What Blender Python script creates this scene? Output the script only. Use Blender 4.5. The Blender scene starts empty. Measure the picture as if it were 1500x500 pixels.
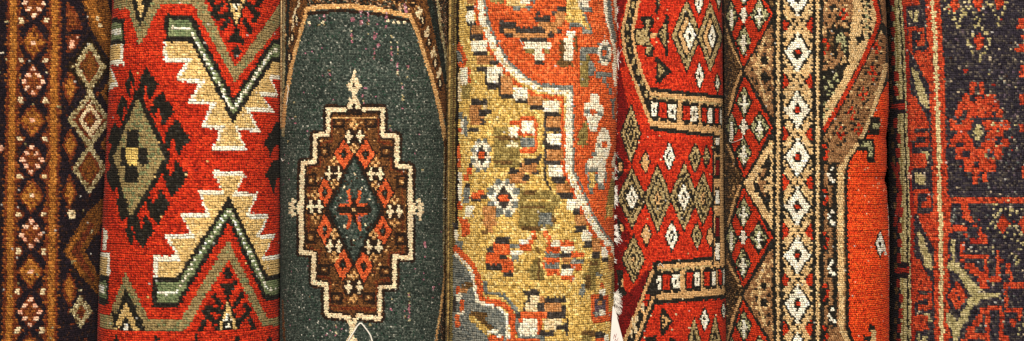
import bpy, math, random
import numpy as np

# ------------------------------------------------------------------ units
# 1 mm on the plane y = 0 is one step of the pattern drafts below.
D = 2600.0                      # camera distance (mm)
MM = 0.001
rng = np.random.default_rng(7)
random.seed(7)
scene = bpy.context.scene
col = scene.collection


def s2l(c):
    c = np.asarray(c, dtype=float) / 255.0
    return np.where(c <= 0.04045, c / 12.92, ((c + 0.055) / 1.055) ** 2.4)


# ------------------------------------------------------------------ wool colours
# each yarn: list of (weight, sRGB) variants picked knot by knot
Y = {}
NAMES = []


def yarn(name, *v):
    Y[name] = len(NAMES)
    NAMES.append([(w, s2l(c)) for w, c in v])


yarn('nav', (5, (34, 26, 34)), (3, (44, 32, 38)), (1, (62, 40, 30)))
yarn('blk', (6, (40, 36, 30)), (2, (52, 46, 36)), (1, (60, 56, 50)))
yarn('bkb', (4, (36, 26, 18)), (2, (54, 38, 22)), (1, (72, 50, 28)))
yarn('gold1', (4, (170, 110, 42)), (3, (148, 92, 34)), (1, (190, 130, 58)))
yarn('rust', (3, (118, 56, 28)), (2, (92, 44, 26)), (1, (140, 78, 38)))
yarn('rgold', (3, (150, 88, 36)), (2, (124, 66, 30)), (1, (92, 48, 26)))
yarn('dgold', (3, (134, 86, 34)), (3, (112, 68, 28)), (1, (80, 48, 24)))
yarn('pink', (3, (236, 190, 160)), (1, (222, 160, 128)))
yarn('crm', (3, (228, 206, 166)), (1, (204, 176, 128)))
yarn('khw', (3, (176, 160, 118)), (2, (150, 134, 92)), (1, (206, 194, 156)), (1.2, (96, 70, 42)))
yarn('red', (5, (194, 52, 17)), (3, (174, 42, 15)), (2, (208, 66, 24)), (1, (146, 34, 14)))
yarn('tan', (4, (216, 182, 118)), (2, (204, 168, 104)), (1, (226, 196, 140)))
yarn('wht', (4, (246, 234, 212)), (1, (232, 218, 190)))
yarn('khk', (4, (156, 136, 92)), (2, (146, 124, 80)), (1, (128, 134, 92)))
yarn('gr2', (4, (128, 136, 96)), (2, (108, 122, 84)))
yarn('kg2', (4, (154, 134, 90)), (2, (132, 134, 94)), (1, (112, 118, 82)))
yarn('yel', (3, (214, 184, 106)), (1, (200, 168, 92)))
yarn('grn', (30, (68, 78, 70)), (22, (52, 60, 54)), (16, (84, 92, 82)), (9, (106, 110, 100)), (2.0, (140, 140, 128)), (0.3, (190, 186, 172)), (3, (44, 72, 56)), (0.2, (170, 112, 128)))
yarn('dgr', (4, (42, 48, 42)), (2, (32, 34, 30)), (1, (66, 74, 66)))
yarn('tn3', (4, (214, 166, 106)), (2, (190, 142, 86)), (1, (230, 190, 134)))
yarn('cr3', (5, (236, 214, 176)), (1, (214, 184, 142)))
yarn('br3', (4, (116, 76, 40)), (3, (92, 60, 32)), (2, (136, 88, 46)), (1, (70, 42, 28)))
yarn('dk3', (4, (48, 34, 26)), (1, (74, 48, 30)))
yarn('mx3', (3, (44, 36, 28)), (2, (104, 70, 42)), (1, (76, 82, 68)), (0.8, (192, 156, 122)))
yarn('or3', (4, (208, 96, 46)), (2, (190, 80, 38)), (1, (222, 120, 66)))
yarn('pnk', (3, (176, 112, 124)), (2, (150, 100, 104)), (1, (214, 176, 180)))
yarn('gld', (5, (216, 180, 100)), (3, (198, 160, 82)), (2, (232, 202, 132)), (1.2, (172, 138, 68)))
yarn('org', (5, (212, 98, 42)), (3, (194, 84, 36)), (2, (226, 120, 64)), (1, (170, 74, 36)))
yarn('blk4', (4, (66, 58, 52)), (1, (86, 78, 72)))
yarn('bwn', (4, (190, 134, 80)), (2, (172, 116, 64)), (1, (206, 152, 98)))
yarn('wh4', (4, (242, 228, 200)), (2, (230, 212, 182)), (1, (250, 240, 218)))
yarn('gry', (4, (128, 128, 118)), (2, (104, 108, 104)), (1, (152, 148, 134)))
yarn('olv', (4, (148, 128, 72)), (3, (128, 108, 58)), (2, (166, 146, 88)))
yarn('dkb', (4, (116, 86, 48)), (2, (96, 72, 40)))
yarn('pur', (3, (92, 78, 88)), (1, (112, 96, 100)))
yarn('rd5', (5, (196, 52, 20)), (3, (174, 42, 16)), (2, (212, 68, 28)), (1, (150, 34, 16)))
yarn('drd', (4, (126, 24, 20)), (2, (104, 20, 18)))  # pattern boxes, and shade painted down the hexagon rug's left side
yarn('kh5', (4, (180, 156, 108)), (2, (158, 134, 86)), (1, (194, 174, 128)), (1.3, (62, 50, 36)))
yarn('tn5', (4, (212, 170, 116)), (2, (196, 152, 98)))
yarn('tn6', (4, (218, 184, 132)), (2, (206, 168, 114)), (1, (228, 198, 150)))
yarn('br6', (4, (160, 118, 78)), (3, (142, 100, 64)), (1, (176, 136, 94)))
yarn('db6', (3, (74, 54, 34)), (2, (112, 84, 52)), (2, (44, 34, 24)), (1, (146, 114, 72)))
yarn('rd6', (4, (200, 60, 22)), (2, (172, 46, 18)))
yarn('ro6', (5, (232, 80, 18)), (3, (216, 66, 15)), (2, (240, 100, 34)), (0.5, (190, 50, 14)), (0.12, (244, 170, 130)))
yarn('grn6', (4, (182, 176, 130)), (2, (152, 150, 108)), (1.6, (50, 46, 34)))
yarn('nv7', (5, (58, 52, 60)), (3, (46, 40, 50)), (2, (78, 70, 66)), (0.8, (108, 98, 88)), (0.15, (186, 168, 140)))
yarn('or7', (5, (196, 72, 36)), (3, (170, 58, 32)), (2, (208, 96, 56)), (1.4, (112, 46, 34)))
yarn('kh7', (4, (184, 170, 122)), (2, (162, 148, 100)), (1, (206, 190, 146)))
yarn('cr7', (4, (216, 196, 146)), (1, (190, 168, 120)))
yarn('rr7', (4, (160, 46, 28)), (2, (140, 38, 26)))
PALMAX = max(len(v) for v in NAMES)
PAL = np.zeros((len(NAMES), PALMAX, 3))
CUM = np.ones((len(NAMES), PALMAX))
for i, v in enumerate(NAMES):
    t = sum(w for w, c in v)
    a = 0
    for j, (w, c) in enumerate(v):
        a += w / t
        PAL[i, j] = c
        CUM[i, j] = a
    CUM[i, len(v) - 1:] = 1.0
PAL = PAL ** 1.09 * 1.06            # dyed wool reads deeper than swatches
lum = (PAL * [.3, .6, .1]).sum(-1, keepdims=True)
PAL = np.maximum(PAL * .97 + lum * .03, 0)


# ------------------------------------------------------------------ pattern draft (weaver's cartoon)
class Draft:
    def __init__(s, x0, x1, bg, y0=-80, y1=580):
        s.x0, s.y0 = x0, y0
        s.a = np.full((y1 - y0, x1 - x0), Y[bg], dtype=np.uint8)
        s.h, s.w = s.a.shape
        s.sh = None                     # optional horizontal drift per row

    def _box(s, xs, ys):
        x0 = max(0, int(math.floor(min(xs) - s.x0)) - 1)
        x1 = min(s.w, int(math.ceil(max(xs) - s.x0)) + 2)
        y0 = max(0, int(math.floor(min(ys) - s.y0)) - 1)
        y1 = min(s.h, int(math.ceil(max(ys) - s.y0)) + 2)
        if x1 <= x0 or y1 <= y0:
            return None
        yy, xx = np.mgrid[y0:y1, x0:x1]
        return x0, x1, y0, y1, xx + 0.5 + s.x0, yy + 0.5 + s.y0

    def _pts(s, p):
        q = [(p[i], p[i + 1]) for i in range(0, len(p), 2)]
        if s.sh:
            q = [(x + s.sh(y), y) for x, y in q]
        return q

    def P(s, c, *p):
        q = s._pts(p)
        b = s._box([a for a, _ in q], [a for _, a in q])
        if b is None:
            return s
        x0, x1, y0, y1, X, Yy = b
        ins = np.zeros(X.shape, bool)
        n = len(q)
        for i in range(n):
            ax, ay = q[i]
            bx, by = q[(i + 1) % n]
            if ay == by:
                continue
            m = (ay > Yy) != (by > Yy)
            ins ^= m & (X < (bx - ax) * (Yy - ay) / (by - ay) + ax)
        s.a[y0:y1, x0:x1][ins] = Y[c]
        return s

    def R(s, c, x0, y0, x1, y1):
        return s.P(c, x0, y0, x1, y0, x1, y1, x0, y1)

    def B(s, *items):                    # many blocks: (colour, x0, y0, x1, y1)
        for t in items:
            s.R(*t)
        return s

    def L(s, c, w, *p):
        q = s._pts(p)
        b = s._box([a - w for a, _ in q] + [a + w for a, _ in q], [a - w for _, a in q] + [a + w for _, a in q])
        if b is None:
            return s
        x0, x1, y0, y1, X, Yy = b
        ins = np.zeros(X.shape, bool)
        for i in range(len(q) - 1):
            ax, ay = q[i]
            bx, by = q[i + 1]
            dx, dy = bx - ax, by - ay
            l2 = dx * dx + dy * dy + 1e-9
            t = np.clip(((X - ax) * dx + (Yy - ay) * dy) / l2, 0, 1)
            ins |= np.hypot(X - ax - t * dx, Yy - ay - t * dy) <= w / 2
        s.a[y0:y1, x0:x1][ins] = Y[c]
        return s

    def D(s, c, cx, cy, rx, ry):
        return s.P(c, cx, cy - ry, cx + rx, cy, cx, cy + ry, cx - rx, cy)

    def O(s, c, cx, cy, rx, ry):
        k = [(math.cos(t * math.pi / 8), math.sin(t * math.pi / 8)) for t in range(16)]
        p = []
        for a, b2 in k:
            p += [cx + a * rx, cy + b2 * ry]
        return s.P(c, *p)

    def dots(s, c, w, h, *p):
        for i in range(0, len(p), 2):
            s.R(c, p[i] - w / 2, p[i + 1] - h / 2, p[i] + w / 2, p[i + 1] + h / 2)
        return s

    def chain(s, c, w, h, step, *p):     # dots along a path
        for i in range(0, len(p) - 2, 2):
            ax, ay, bx, by = p[i:i + 4]
            n = max(1, int(math.hypot(bx - ax, by - ay) / step))
            for k in range(n):
                t = (k + 0.5) / n
                s.dots(c, w, h, ax + (bx - ax) * t, ay + (by - ay) * t)
        return s


# ---------------------------------------------------------------- rug 1: dark border with golden stripes
def draft_dark():
    d = Draft(-120, 260, 'nav')
    d.sh = lambda y: -0.013 * y
    R, P, L, Dm = d.R, d.P, d.L, d.D
    for x in range(-1, 1):
        pass
    for xc in (19.5, 80.5):
        R('rust', xc - 9.5, -90, xc + 9.5, 600)
        R('gold1', xc - 5, -90, xc + 5, 600)
        for y in range(-90, 600, 9):     # ragged rust edge
            if random.random() < .6:
                R('rgold', xc - 12, y, xc - 8, y + 4)
            if random.random() < .6:
                R('rgold', xc + 8, y, xc + 12, y + 4)
    for k, y in enumerate([-52, 5, 62, 119, 177, 234, 287, 343, 398, 457, 513, 570]):
        m = 49.5
        if k % 2:                        # pale rosette
            Dm('rust', m, y, 19, 26)
            Dm('rgold', m, y, 9, 13)
            for ax, ay in ((0, -18), (-7.5, -10), (7.5, -10), (-14, 0), (14, 0), (-8, 9), (8, 9), (0, 18)):
                d.dots('pink', 6.5, 6.5, m + ax, y + ay)
            d.dots('rust', 5, 5, m, y)
        else:
            Dm('rust', m, y, 20, 27)
            Dm('gold1', m, y, 16, 21)
            d.dots('rust', 4, 4, m - 7, y - 5, m + 7, y - 5, m - 7, y + 6, m + 7, y + 6, m, y - 11, m, y + 11)
            d.dots('pink', 6, 6, m, y)
    for y in [-28, 30, 88, 147, 203, 259, 314, 368, 427, 484, 540]:
        for xx, sg in ((31.5, -1), (68, 1)):
            P('rust', xx - sg * 9, y, xx + sg * 4, y - 14, xx + sg * 4, y + 14)
            d.dots('crm', 7, 7.5, xx, y)
    d.sh = None
    R('nav', 89, -90, 97, 600)
    # upper right panel
    P('dgold', 108, -40, 150, -30, 166, 40, 168, 90, 156, 82, 132, 42)
    P('gold1', 120, 0, 138, 0, 158, 60, 150, 60)
    d.dots('crm', 5, 6, 143, 28, 148, 37)
    P('rust', 96, 2, 108, 12, 122, 42, 97, 46)
    P('rgold', 99, 14, 108, 22, 114, 38, 100, 38)
    P('rust', 97, 52, 118, 50, 112, 70, 97, 80)
    R('pink', 102, 58, 109, 70)
    d.dots('pink', 5, 5, 115, 55)
    for cx, cy, ry in ((102, 128, 28), (102, 212, 26), (102, 282, 26), (101, 424, 30)):
        Dm('rust', cx, cy, 12, ry)
        Dm('gold1', cx, cy, 7, ry * .7)
    for _ in range(170):
        x, y = random.uniform(98, 166), random.uniform(-30, 520)
        if d.a[int(y - d.y0), int(x - d.x0)] == Y['nav']:
            d.dots(random.choice(['bkb', 'rust', 'rust', 'nav']), 4, 4, x, y)
    for cy in (137, 211):
        P('dgold', 168, cy - 34, 146, cy, 168, cy + 34)
        P('bkb', 168, cy - 22, 153, cy, 168, cy + 22)
    # lattice of khaki diamonds
    P('bkb', 131, 53, 164, 98, 131, 140, 96, 98)
    for cx, cy, rx, ry in ((131, 98, 24, 37), (130, 176, 31, 42), (131, 247, 25, 38)):
        Dm('khw', cx, cy, rx + 1, ry + 1)
        Dm('rust', cx, cy, rx - 8, ry - 12)
    for cx, cy in ((131, 98), (131, 247)):
        Dm('dgold', cx, cy, 13, 20)
        d.dots('rgold', 5, 8, cx, cy)
    Dm('crm', 131, 176, 17, 27)
    Dm('rust', 131, 176, 10, 15)
    Dm('dgold', 131, 176, 5, 8)
    R('khw', 127, 128, 136, 142)
    R('khw', 128, 205, 135, 216)
    # chevron
    P('dgold', 92, 368, 128, 312, 150, 292, 168, 292, 150, 330, 124, 368, 148, 410, 160, 450, 146, 436, 118, 405)
    P('rust', 104, 368, 134, 325, 138, 330, 116, 368, 140, 410, 134, 412)
    P('gold1', 96, 368, 116, 338, 119, 342, 102, 368, 122, 400, 118, 403)
    R('crm', 100, 306, 110, 319)
    R('rust', 96, 302, 99, 318)
    Dm('khw', 118, 457, 17, 25)
    Dm('rust', 118, 457, 7, 12)
    d.dots('dgold', 5, 6, 118, 452)
    Dm('rust', 125, 530, 22, 36)
    for _ in range(26):
        d.dots('khw', 3.5, 3.5, random.uniform(-5, 160), random.uniform(-20, 520))
    Dm('rust', -6, 218, 12, 20)
    d.dots('pink', 9, 7, 1, 218)
    d.dots('wht', 6, 3, 3, 78)
    return d


# ---------------------------------------------------------------- rug 2: red kilim
def draft_kilim():
    d = Draft(90, 500, 'red')
    R, P, L, Dm = d.R, d.P, d.L, d.D
    # stepped tan figures with white edges (upper, lower)
    P('wht', 239, 60, 239, 91, 272, 92, 255, 119, 292, 122, 273, 152, 308, 154, 292, 187, 322, 190, 310, 221, 363, 222,
      349, 192, 381, 193, 366, 163, 403, 165, 385, 141, 408, 141, 397, 116, 440, 116, 440, 60)
    P('tan', 243, 62, 243, 85, 281, 86, 262, 114, 301, 117, 281, 146, 317, 149, 299, 181, 329, 184, 317, 213, 356, 214,
      344, 186, 374, 187, 360, 158, 396, 159, 379, 135, 404, 136, 393, 111, 440, 111, 440, 60)
    P('wht', 310, 250, 361, 252, 347, 281, 379, 282, 365, 313, 394, 315, 382, 343, 403, 343, 388, 374, 440, 374, 440, 405,
      225, 408, 225, 375, 258, 375, 240, 343, 279, 343, 262, 311, 301, 311, 288, 279, 323, 279)
    P('tan', 317, 257, 354, 259, 341, 287, 371, 289, 358, 319, 388, 321, 374, 349, 398, 350, 383, 381, 440, 381, 440, 405,
      230, 408, 230, 383, 266, 383, 248, 350, 287, 350, 269, 318, 309, 318, 295, 286, 330, 286)
    # upper V
    P('red', 278, 21, 342, 150, 398, 62, 440, 59, 440, -40, 278, -40)
    P('red', 283, -20, 420, -20, 420, 40)
    P('blk', 241, 21, 281, 21, 342, 143, 398, 58, 440, 55, 440, 90, 400, 90, 341, 180, 279, 62, 241, 62)
    P('gr2', 247, 28, 277, 28, 341, 155, 400, 65, 440, 62, 440, 83, 397, 83, 341, 169, 281, 54, 247, 54)
    L('wht', 5.5, 254, 41, 278, 42)
    d.chain('wht', 4.2, 4.8, 7, 279, 46, 341, 162, 398, 74, 425, 72)
    P('khk', 270, -14, 344, 120, 409, 38, 440, 20, 440, 0, 412, 0, 395, 28, 344, 98, 298, 0, 292, -14)
    R('khk', 222, -10, 292, 6)
    P('khk', 166, -10, 238, -10, 237, 6, 222, 30, 204, 69, 187, 12, 166, 14)
    P('blk', 190, -10, 228, -10, 204, 41)
    P('tan', 197, -10, 219, -10, 205, 26)
    P('blk', 207, -10, 214, -10, 214, 4, 210, 10, 207, 4)
    # left box of upper V, cut by the roll's edge
    R('blk', 160, 27, 183, 66)
    R('gr2', 160, 34, 179, 59)
    R('wht', 160, 42, 178, 51)
    P('wht', 155, 66, 181, 64, 181, 95, 155, 97)
    P('tan', 155, 67, 177, 66, 177, 88, 155, 90)
    P('wht', 155, 100, 164, 100, 172, 121, 172, 127, 155, 134)
    P('tan', 155, 100, 161, 101, 168, 120, 155, 127)
    # lower inverted V
    P('red', 240, 486, 258, 448, 335, 322, 388, 438, 440, 438, 440, 486)
    P('blk', 223, 406, 259, 406, 335, 287, 392, 403, 440, 403, 440, 440, 388, 440, 335, 327, 260, 451, 223, 451)
    P('gr2', 229, 413, 262, 412, 335, 299, 390, 411, 440, 410, 440, 432, 391, 432, 335, 315, 257, 444, 229, 444)
    L('wht', 6, 234, 429, 257, 429)
    d.chain('wht', 4.2, 4.8, 7, 257, 427, 335, 307, 393, 424, 425, 424)
    P('khk', 334, 352, 393, 466, 440, 464, 440, 478, 385, 478, 335, 379, 272, 484, 216, 485, 214, 467, 265, 468)
    P('khk', 183, 400, 218, 468, 222, 486, 146, 480, 146, 460, 160, 462)
    P('blk', 183, 421, 213, 484, 203, 484, 183, 443, 172, 482, 164, 480)
    P('tan', 183, 440, 203, 484, 195, 484, 184, 462, 174, 482, 167, 482)
    P('blk', 184, 464, 195, 485, 173, 484)
    R('wht', 181, 475, 186, 484)
    L('blk', 4, 165, 458, 170, 478)
    P('red', 120, 482, 220, 487, 280, 487, 440, 480, 440, 600, 120, 600)
    for x in (170, 228, 288, 348, 395):
        P('blk', x, 490, x + 8, 512, x - 8, 512)
    # left box lower
    P('wht', 140, 372, 161, 370, 161, 404, 140, 404)
    R('tan', 140, 378, 157, 404)
    R('blk', 140, 404, 159, 446)
    R('gr2', 140, 412, 156, 437)
    R('wht', 140, 418, 153, 430)
    P('wht', 150, 334, 157, 338, 156, 366, 150, 366)
    # diamond
    P('blk', 201, 129, 251, 231, 190, 334, 156, 230)
    P('khk', 201, 143, 240, 231, 191, 319, 165, 230)
    P('kg2', 197, 160, 206, 160, 212, 186, 190, 186)
    P('kg2', 216, 200, 226, 210, 232, 232, 218, 240)
    P('kg2', 205, 250, 214, 250, 205, 262, 196, 290, 188, 280, 200, 268)
    d.B(('blk', 184, 191, 203, 216), ('yel', 184, 217, 201, 242), ('blk', 176, 217, 184, 242), ('blk', 202, 217, 216, 242),
        ('blk', 182, 242, 202, 267))
    hooks = [[203, 136, 207, 112, 214, 101, 221, 112, 229, 124, 225, 135, 218, 143, 215, 121, 211, 119, 208, 142],
             [221, 162, 227, 147, 236, 137, 244, 149, 253, 165, 246, 173, 238, 184, 235, 166, 233, 156, 229, 158, 226, 170],
             [242, 202, 249, 188, 258, 177, 266, 189, 277, 207, 268, 212, 260, 227, 257, 206, 252, 200, 248, 206, 246, 217]]
    for h in hooks:
        P('blk', *h)
        L('blk', 3.4, *(h + h[:2]))
        mv = []
        for i in range(0, len(h), 2):
            mv += [h[i] - 6 * (1 if h[i + 1] < 180 else .4), 462 - h[i + 1]]
        P('blk', *mv)
        L('blk', 3.4, *(mv + mv[:2]))
        for q in (h, mv):
            l = []
            for i in range(0, len(q), 2):
                l += [199 - (q[i] - 201) * .56 - (4 if q is mv else 0), q[i + 1]]
            P('blk', *l)
    # branches inside the Vs
    def tree(oy, f, dx):
        def pt(p):
            o = []
            for i in range(0, len(p), 2):
                o += [p[i] + dx, oy + f * p[i + 1]]
            return o
        P('blk', *pt([322, -20, 346, 46, 370, -20]))
        P('tan', *pt([329, -20, 346, 38, 364, -20]))
        P('blk', *pt([338, -20, 338, 2, 346, 18, 354, 2, 354, -20]))
        d.dots('wht', 4, 5, *pt([346, -1, 342, 8, 350, 8, 346, 14, 346, -9]))
        L('blk', 7.5, *pt([346, 42, 346, 60]))
        L('blk', 7.5, *pt([346, 50, 337, 60]))
        L('blk', 7.5, *pt([346, 50, 356, 62]))
        L('blk', 8, *pt([334, 30, 326, 42]))
        L('blk', 8, *pt([358, 30, 367, 46]))
        L('blk', 8, *pt([333, 22, 322, 24]))
        L('blk', 8, *pt([325, 5, 312, 20, 318, 27]))
        L('blk', 8, *pt([364, 6, 378, 22, 372, 30]))
        L('blk', 8, *pt([306, -5, 312, 8]))
        L('blk', 8, *pt([385, -5, 378, 8]))
        P('blk', *pt([346, 64, 353, 76, 346, 88, 339, 76]))
    tree(0, 1, 0)
    tree(477, -1, -12)
    P('red', 262, 487, 440, 480, 440, 600, 262, 600)
    for x in (288, 348, 395):
        P('blk', x, 488, x + 8, 512, x - 8, 512)
    # next motif on the far edge
    P('blk', 404, 180, 386, 211, 392, 216, 396, 232, 402, 214, 414, 214, 414, 180)
    P('blk', 400, 234, 388, 258, 394, 264, 400, 286, 404, 262, 414, 262, 414, 234)
    R('blk', 409, 170, 440, 300)
    R('khk', 416, 210, 440, 260)
    for _ in range(14):
        d.dots('tan', 3, 3, random.uniform(160, 400), random.uniform(0, 500))
    return d


# ---------------------------------------------------------------- rug 3: dark green with medallion
def draft_green():
    d = Draft(360, 720, 'grn')
    R, P, L, Dm = d.R, d.P, d.L, d.D
    P('mx3', 360, -90, 720, -90, 720, 60, 612, 40, 600, 25, 560, 15, 500, 8, 450, 13, 360, 60)
    P('br3', 360, -90, 452, -90, 450, 14, 438, 50, 426, 95, 419, 140, 414, 190, 360, 190)
    R('khw', 414, -90, 418, 200)
    L('dgr', 4, 422, -10, 420, 100, 416, 180)
    for x, y in ((437, 6), (432, 17), (429, 38), (424, 60), (441, -8), (429, 28)):
        L('crm', 3, x + 1, y - 5, x - 1, y + 5)
    L('tn3', 5.5, 450, 13, 441, 45, 431, 80, 425, 108, 419, 145, 415.5, 185)
    L('br3', 3, 413, 440, 415, 470, 419, 520)
    P('br3', 592, -20, 628, -10, 655, 100, 652, 180, 630, 100, 612, 45, 600, 22)
    P('mx3', 626, -90, 720, -90, 720, 600, 654, 600, 654, 150)
    L('dgr', 8, 626, -10, 640, 50, 654, 120)
    L('khw', 3.5, 640, -10, 644, 30, 652, 80, 656, 120)
    L('blk', 3.5, 634, -10, 640, 30)
    for x, y in ((613, 10), (616, 18), (611, 20), (615, 27), (626, 43), (623, 50), (627, 53), (635, 73), (632, 80), (637, 82),
                 (644, 104), (641, 110)):
        L('crm', 3.2, x, y - 3, x, y + 3)
    L('pnk', 4, 593, 6, 594, 17)
    P('dk3', 652, 170, 720, 120, 720, 600, 636, 600, 646, 460, 655, 400, 656, 250)
    L('khw', 3, 650, 200, 651, 290, 650, 400)
    L('khw', 3.5, 657, 120, 658, 600)
    L('dk3', 5, 452, 20, 500, 15, 560, 22, 600, 32)
    L('tn3', 7.5, 450, 13, 475, 10, 500, 8.5, 530, 10.5, 560, 15, 600, 24)
    L('tn3', 6, 600, 24, 612, 50, 622, 85, 633, 118, 645, 168, 651, 205)
    L('br3', 4, 651, 205, 653, 250, 654, 340, 652, 405)
    L('tn3', 3, 652, 400, 645, 460, 637, 520)
    P('mx3', 656, 410, 648, 460, 640, 520, 700, 520, 700, 400)
    d.dots('cr3', 4, 4, 568, 31, 576, 32, 583, 33, 591, 34, 453, 33, 473, 33)
    # pink and pale warps showing through
    for x, a, b in ((516, 22, 66), (529, 18, 38), (539, 20, 58), (548, 48, 100), (553, 44, 74), (573, 48, 96), (582, 58, 112),
                    (565, 20, 44), (532, 138, 158), (545, 140, 152), (589, 120, 162), (570, 186, 197), (597, 90, 118),
                    (468, 24, 40), (476, 24, 40), (483, 100, 124), (573, 436, 460), (600, 424, 470), (594, 456, 474),
                    (541, 470, 486), (492, 474, 500), (430, 148, 158), (433, 172, 186), (422, 208, 214), (500, 94, 106),
                    (450, 385, 400), (635, 422, 440), (623, 356, 386), (618, 240, 250), (453, 420, 436)):
        y = a
        while y < b:
            if random.random() < .62:
                d.dots(random.choice(['pnk', 'pnk', 'grn', 'khw']), 2.6, 3, x + random.uniform(-.6, .6), y)
            y += 3
    d.dots('pnk', 5, 6, 529, 33, 571, 192, 517, 29)
    # medallion
    TL = [510, 162, 480, 160, 480, 197, 461, 198, 461, 237, 443, 239, 441, 369, 460, 372, 459, 414, 478, 417, 478, 461, 509, 465]
    TR = [525, 160, 560, 160, 560, 198, 582, 200, 581, 243, 601, 245, 602, 378, 578, 376, 578, 420, 557, 421, 556, 467, 524, 463]
    full = TL[:]
    for i in range(len(TR) - 2, -1, -2):
        full += TR[i:i + 2]
    L('dk3', 15, *TL)
    L('dk3', 15, *TR)
    P('br3', *full)
    L('dk3', 13, *TL)
    L('dk3', 13, *TR)
    L('cr3', 6.6, *TL)
    L('cr3', 6.6, *TR)
    # finials
    P('dk3', 507, 155, 530, 155, 530, 168, 507, 168)
    L('cr3', 4.5, 519, 105, 519, 118)
    Dm('cr3', 518.5, 126, 11, 17)
    d.dots('dk3', 4, 6, 518, 125)
    L('cr3', 5, 518, 138, 518, 146)
    P('cr3', 512, 144, 524, 144, 529, 158, 520, 160, 518, 152, 514, 160, 507, 158)
    d.dots('dk3', 5, 5, 518, 155)
    P('cr3', 507, 465, 524, 466, 520, 482, 518, 490, 512, 490, 512, 480)
    P('dk3', 513, 466, 518, 466, 516, 472)
    Dm('cr3', 515, 502, 10, 17)
    # side ornaments
    for sx, cx in ((-1, 441), (1, 603)):
        L('cr3', 4, cx, 305, cx + sx * 16, 305)
        L('cr3', 4, cx + sx * 12, 292, cx + sx * 13, 322 if sx > 0 else 316)
        L('cr3', 4, cx + sx * 4, 298, cx + sx * 4, 312)
        d.dots('cr3', 4, 5, cx + sx * 16, 300, cx + sx * 16, 311, cx + sx * 9, 296, cx + sx * 9, 314)
        d.dots('dgr', 3.5, 4, cx + sx * 8, 300, cx + sx * 8, 310)
    # inner rust outlines that echo the steps, and flecked brown ground
    inn = []
    for i in range(0, len(full), 2):
        inn += [519 + (full[i] - 519) * .86, 312 + (full[i + 1] - 312) * .91]
    L('rust', 2.6, *inn)
    for _ in range(420):
        x, y = random.uniform(448, 596), random.uniform(172, 452)
        if d.a[int(y - d.y0), int(x - d.x0)] == Y['br3']:
            d.dots(random.choice(['dk3', 'dk3', 'tn3', 'rust', 'tn3']), 2.8, 2.8, x, y)
    # patterned outer border: rows of small diamonds
    for x, y in ((462, -8), (486, -12), (510, -14), (534, -12), (558, -8), (582, -2), (604, 6)):
        Dm('br3', x, y, 11, 14)
        Dm('dk3', x, y, 6, 9)
        d.dots('tn3', 3, 4, x, y - 2, x + 4, y + 8, x - 5, y + 7)
    for x, y in ((618, 30), (628, 62), (637, 92), (644, 122), (434, 28), (428, 55), (424, 84)):
        Dm('dk3', x, y, 5, 12)
        L('crm', 2.8, x, y - 4, x, y + 4)
    for _ in range(160):
        x, y = random.uniform(416, 660), random.uniform(-40, 130)
        if d.a[int(y - d.y0), int(x - d.x0)] == Y['br3']:
            d.dots(random.choice(['dk3', 'dk3', 'tn3', 'rust']), 2.8, 3, x, y)
    # corner boxes
    for x, y, w, h in ((495, 180, 9, 8), (543, 180, 9, 8), (475, 222, 9, 8), (566, 222, 9, 8), (456, 264, 8, 10), (588, 266, 8, 10),
                       (455, 348, 8, 9), (587, 350, 8, 9), (475, 395, 9, 8), (565, 398, 9, 8), (493, 436, 9, 8), (540, 436, 9, 8)):
        R('dk3', x - w, y - h, x + w, y + h)
        R('br3', x - w + 4, y - h + 4, x + w - 4, y + h - 4)
        d.dots('tn3', 4, 4, x, y)
    L('tn3', 2.6, 486, 172, 552, 172)
    L('rust', 2.6, 486, 452, 550, 455)
    # central lozenge
    P('dk3', 519, 222, 566, 306, 519, 394, 474, 306)
    P('dgr', 519, 229, 558, 306, 519, 386, 481, 306)
    P('grn', 519, 234, 554, 306, 519, 380, 485, 306)
    for _ in range(50):
        d.dots('dk3', 3, 3, 519 + random.uniform(-30, 30), 306 + random.uniform(-60, 60))
    for x, y, rx, ry in ((503, 226, 14, 22), (535, 226, 14, 22), (476, 281, 11, 23), (564, 283, 12, 23), (476, 337, 11, 24),
                         (561, 338, 13, 23), (502, 388, 13, 24), (533, 390, 13, 25)):
        Dm('dk3', x, y, rx + 3, ry + 4)
        Dm('or3', x, y, rx, ry)
        Dm('dk3', x, y, rx * .42, ry * .42)
        d.dots('grn', 3, 4, x, y)
    for x1, x2, y in ((510, 527, 200), (482, 496, 254), (543, 557, 255), (456, 468, 303), (571, 585, 310), (483, 496, 360),
                      (539, 555, 362), (510, 526, 421)):
        xm = (x1 + x2) / 2
        R('dk3', x1 - 6, y - 11, x2 + 6, y + 11)
        d.dots('tn3', 4.5, 5, xm, y - 12, xm - 4, y - 17, xm + 4, y - 17, xm, y - 22, xm, y + 12, xm - 4, y + 17, xm + 4, y + 17, xm, y + 22)
        for x in (x1, x2):
            L('cr3', 4, x, y - 8, x, y + 8)
            L('cr3', 4, x - 4, y, x + 4, y)
    L('dk3', 12, 519, 296, 519, 318)
    L('dk3', 14, 500, 307, 537, 307)
    for p in ((510, 280, 513, 297), (527, 280, 524, 297), (499, 300, 512, 300), (525, 300, 537, 300), (499, 314, 512, 314), (525, 314, 537, 314),
              (513, 316, 509, 335), (523, 316, 527, 336)):
        L('or3', 4.4, *p)
    d.dots('tn3', 4, 5, 518, 307)
    d.dots('cr3', 3, 3, 519, 255, 505, 275, 531, 276, 500, 290, 540, 292, 505, 332, 536, 330, 518, 352)
    d.dots('pnk', 3, 7, 527, 322)
    return d


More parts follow.
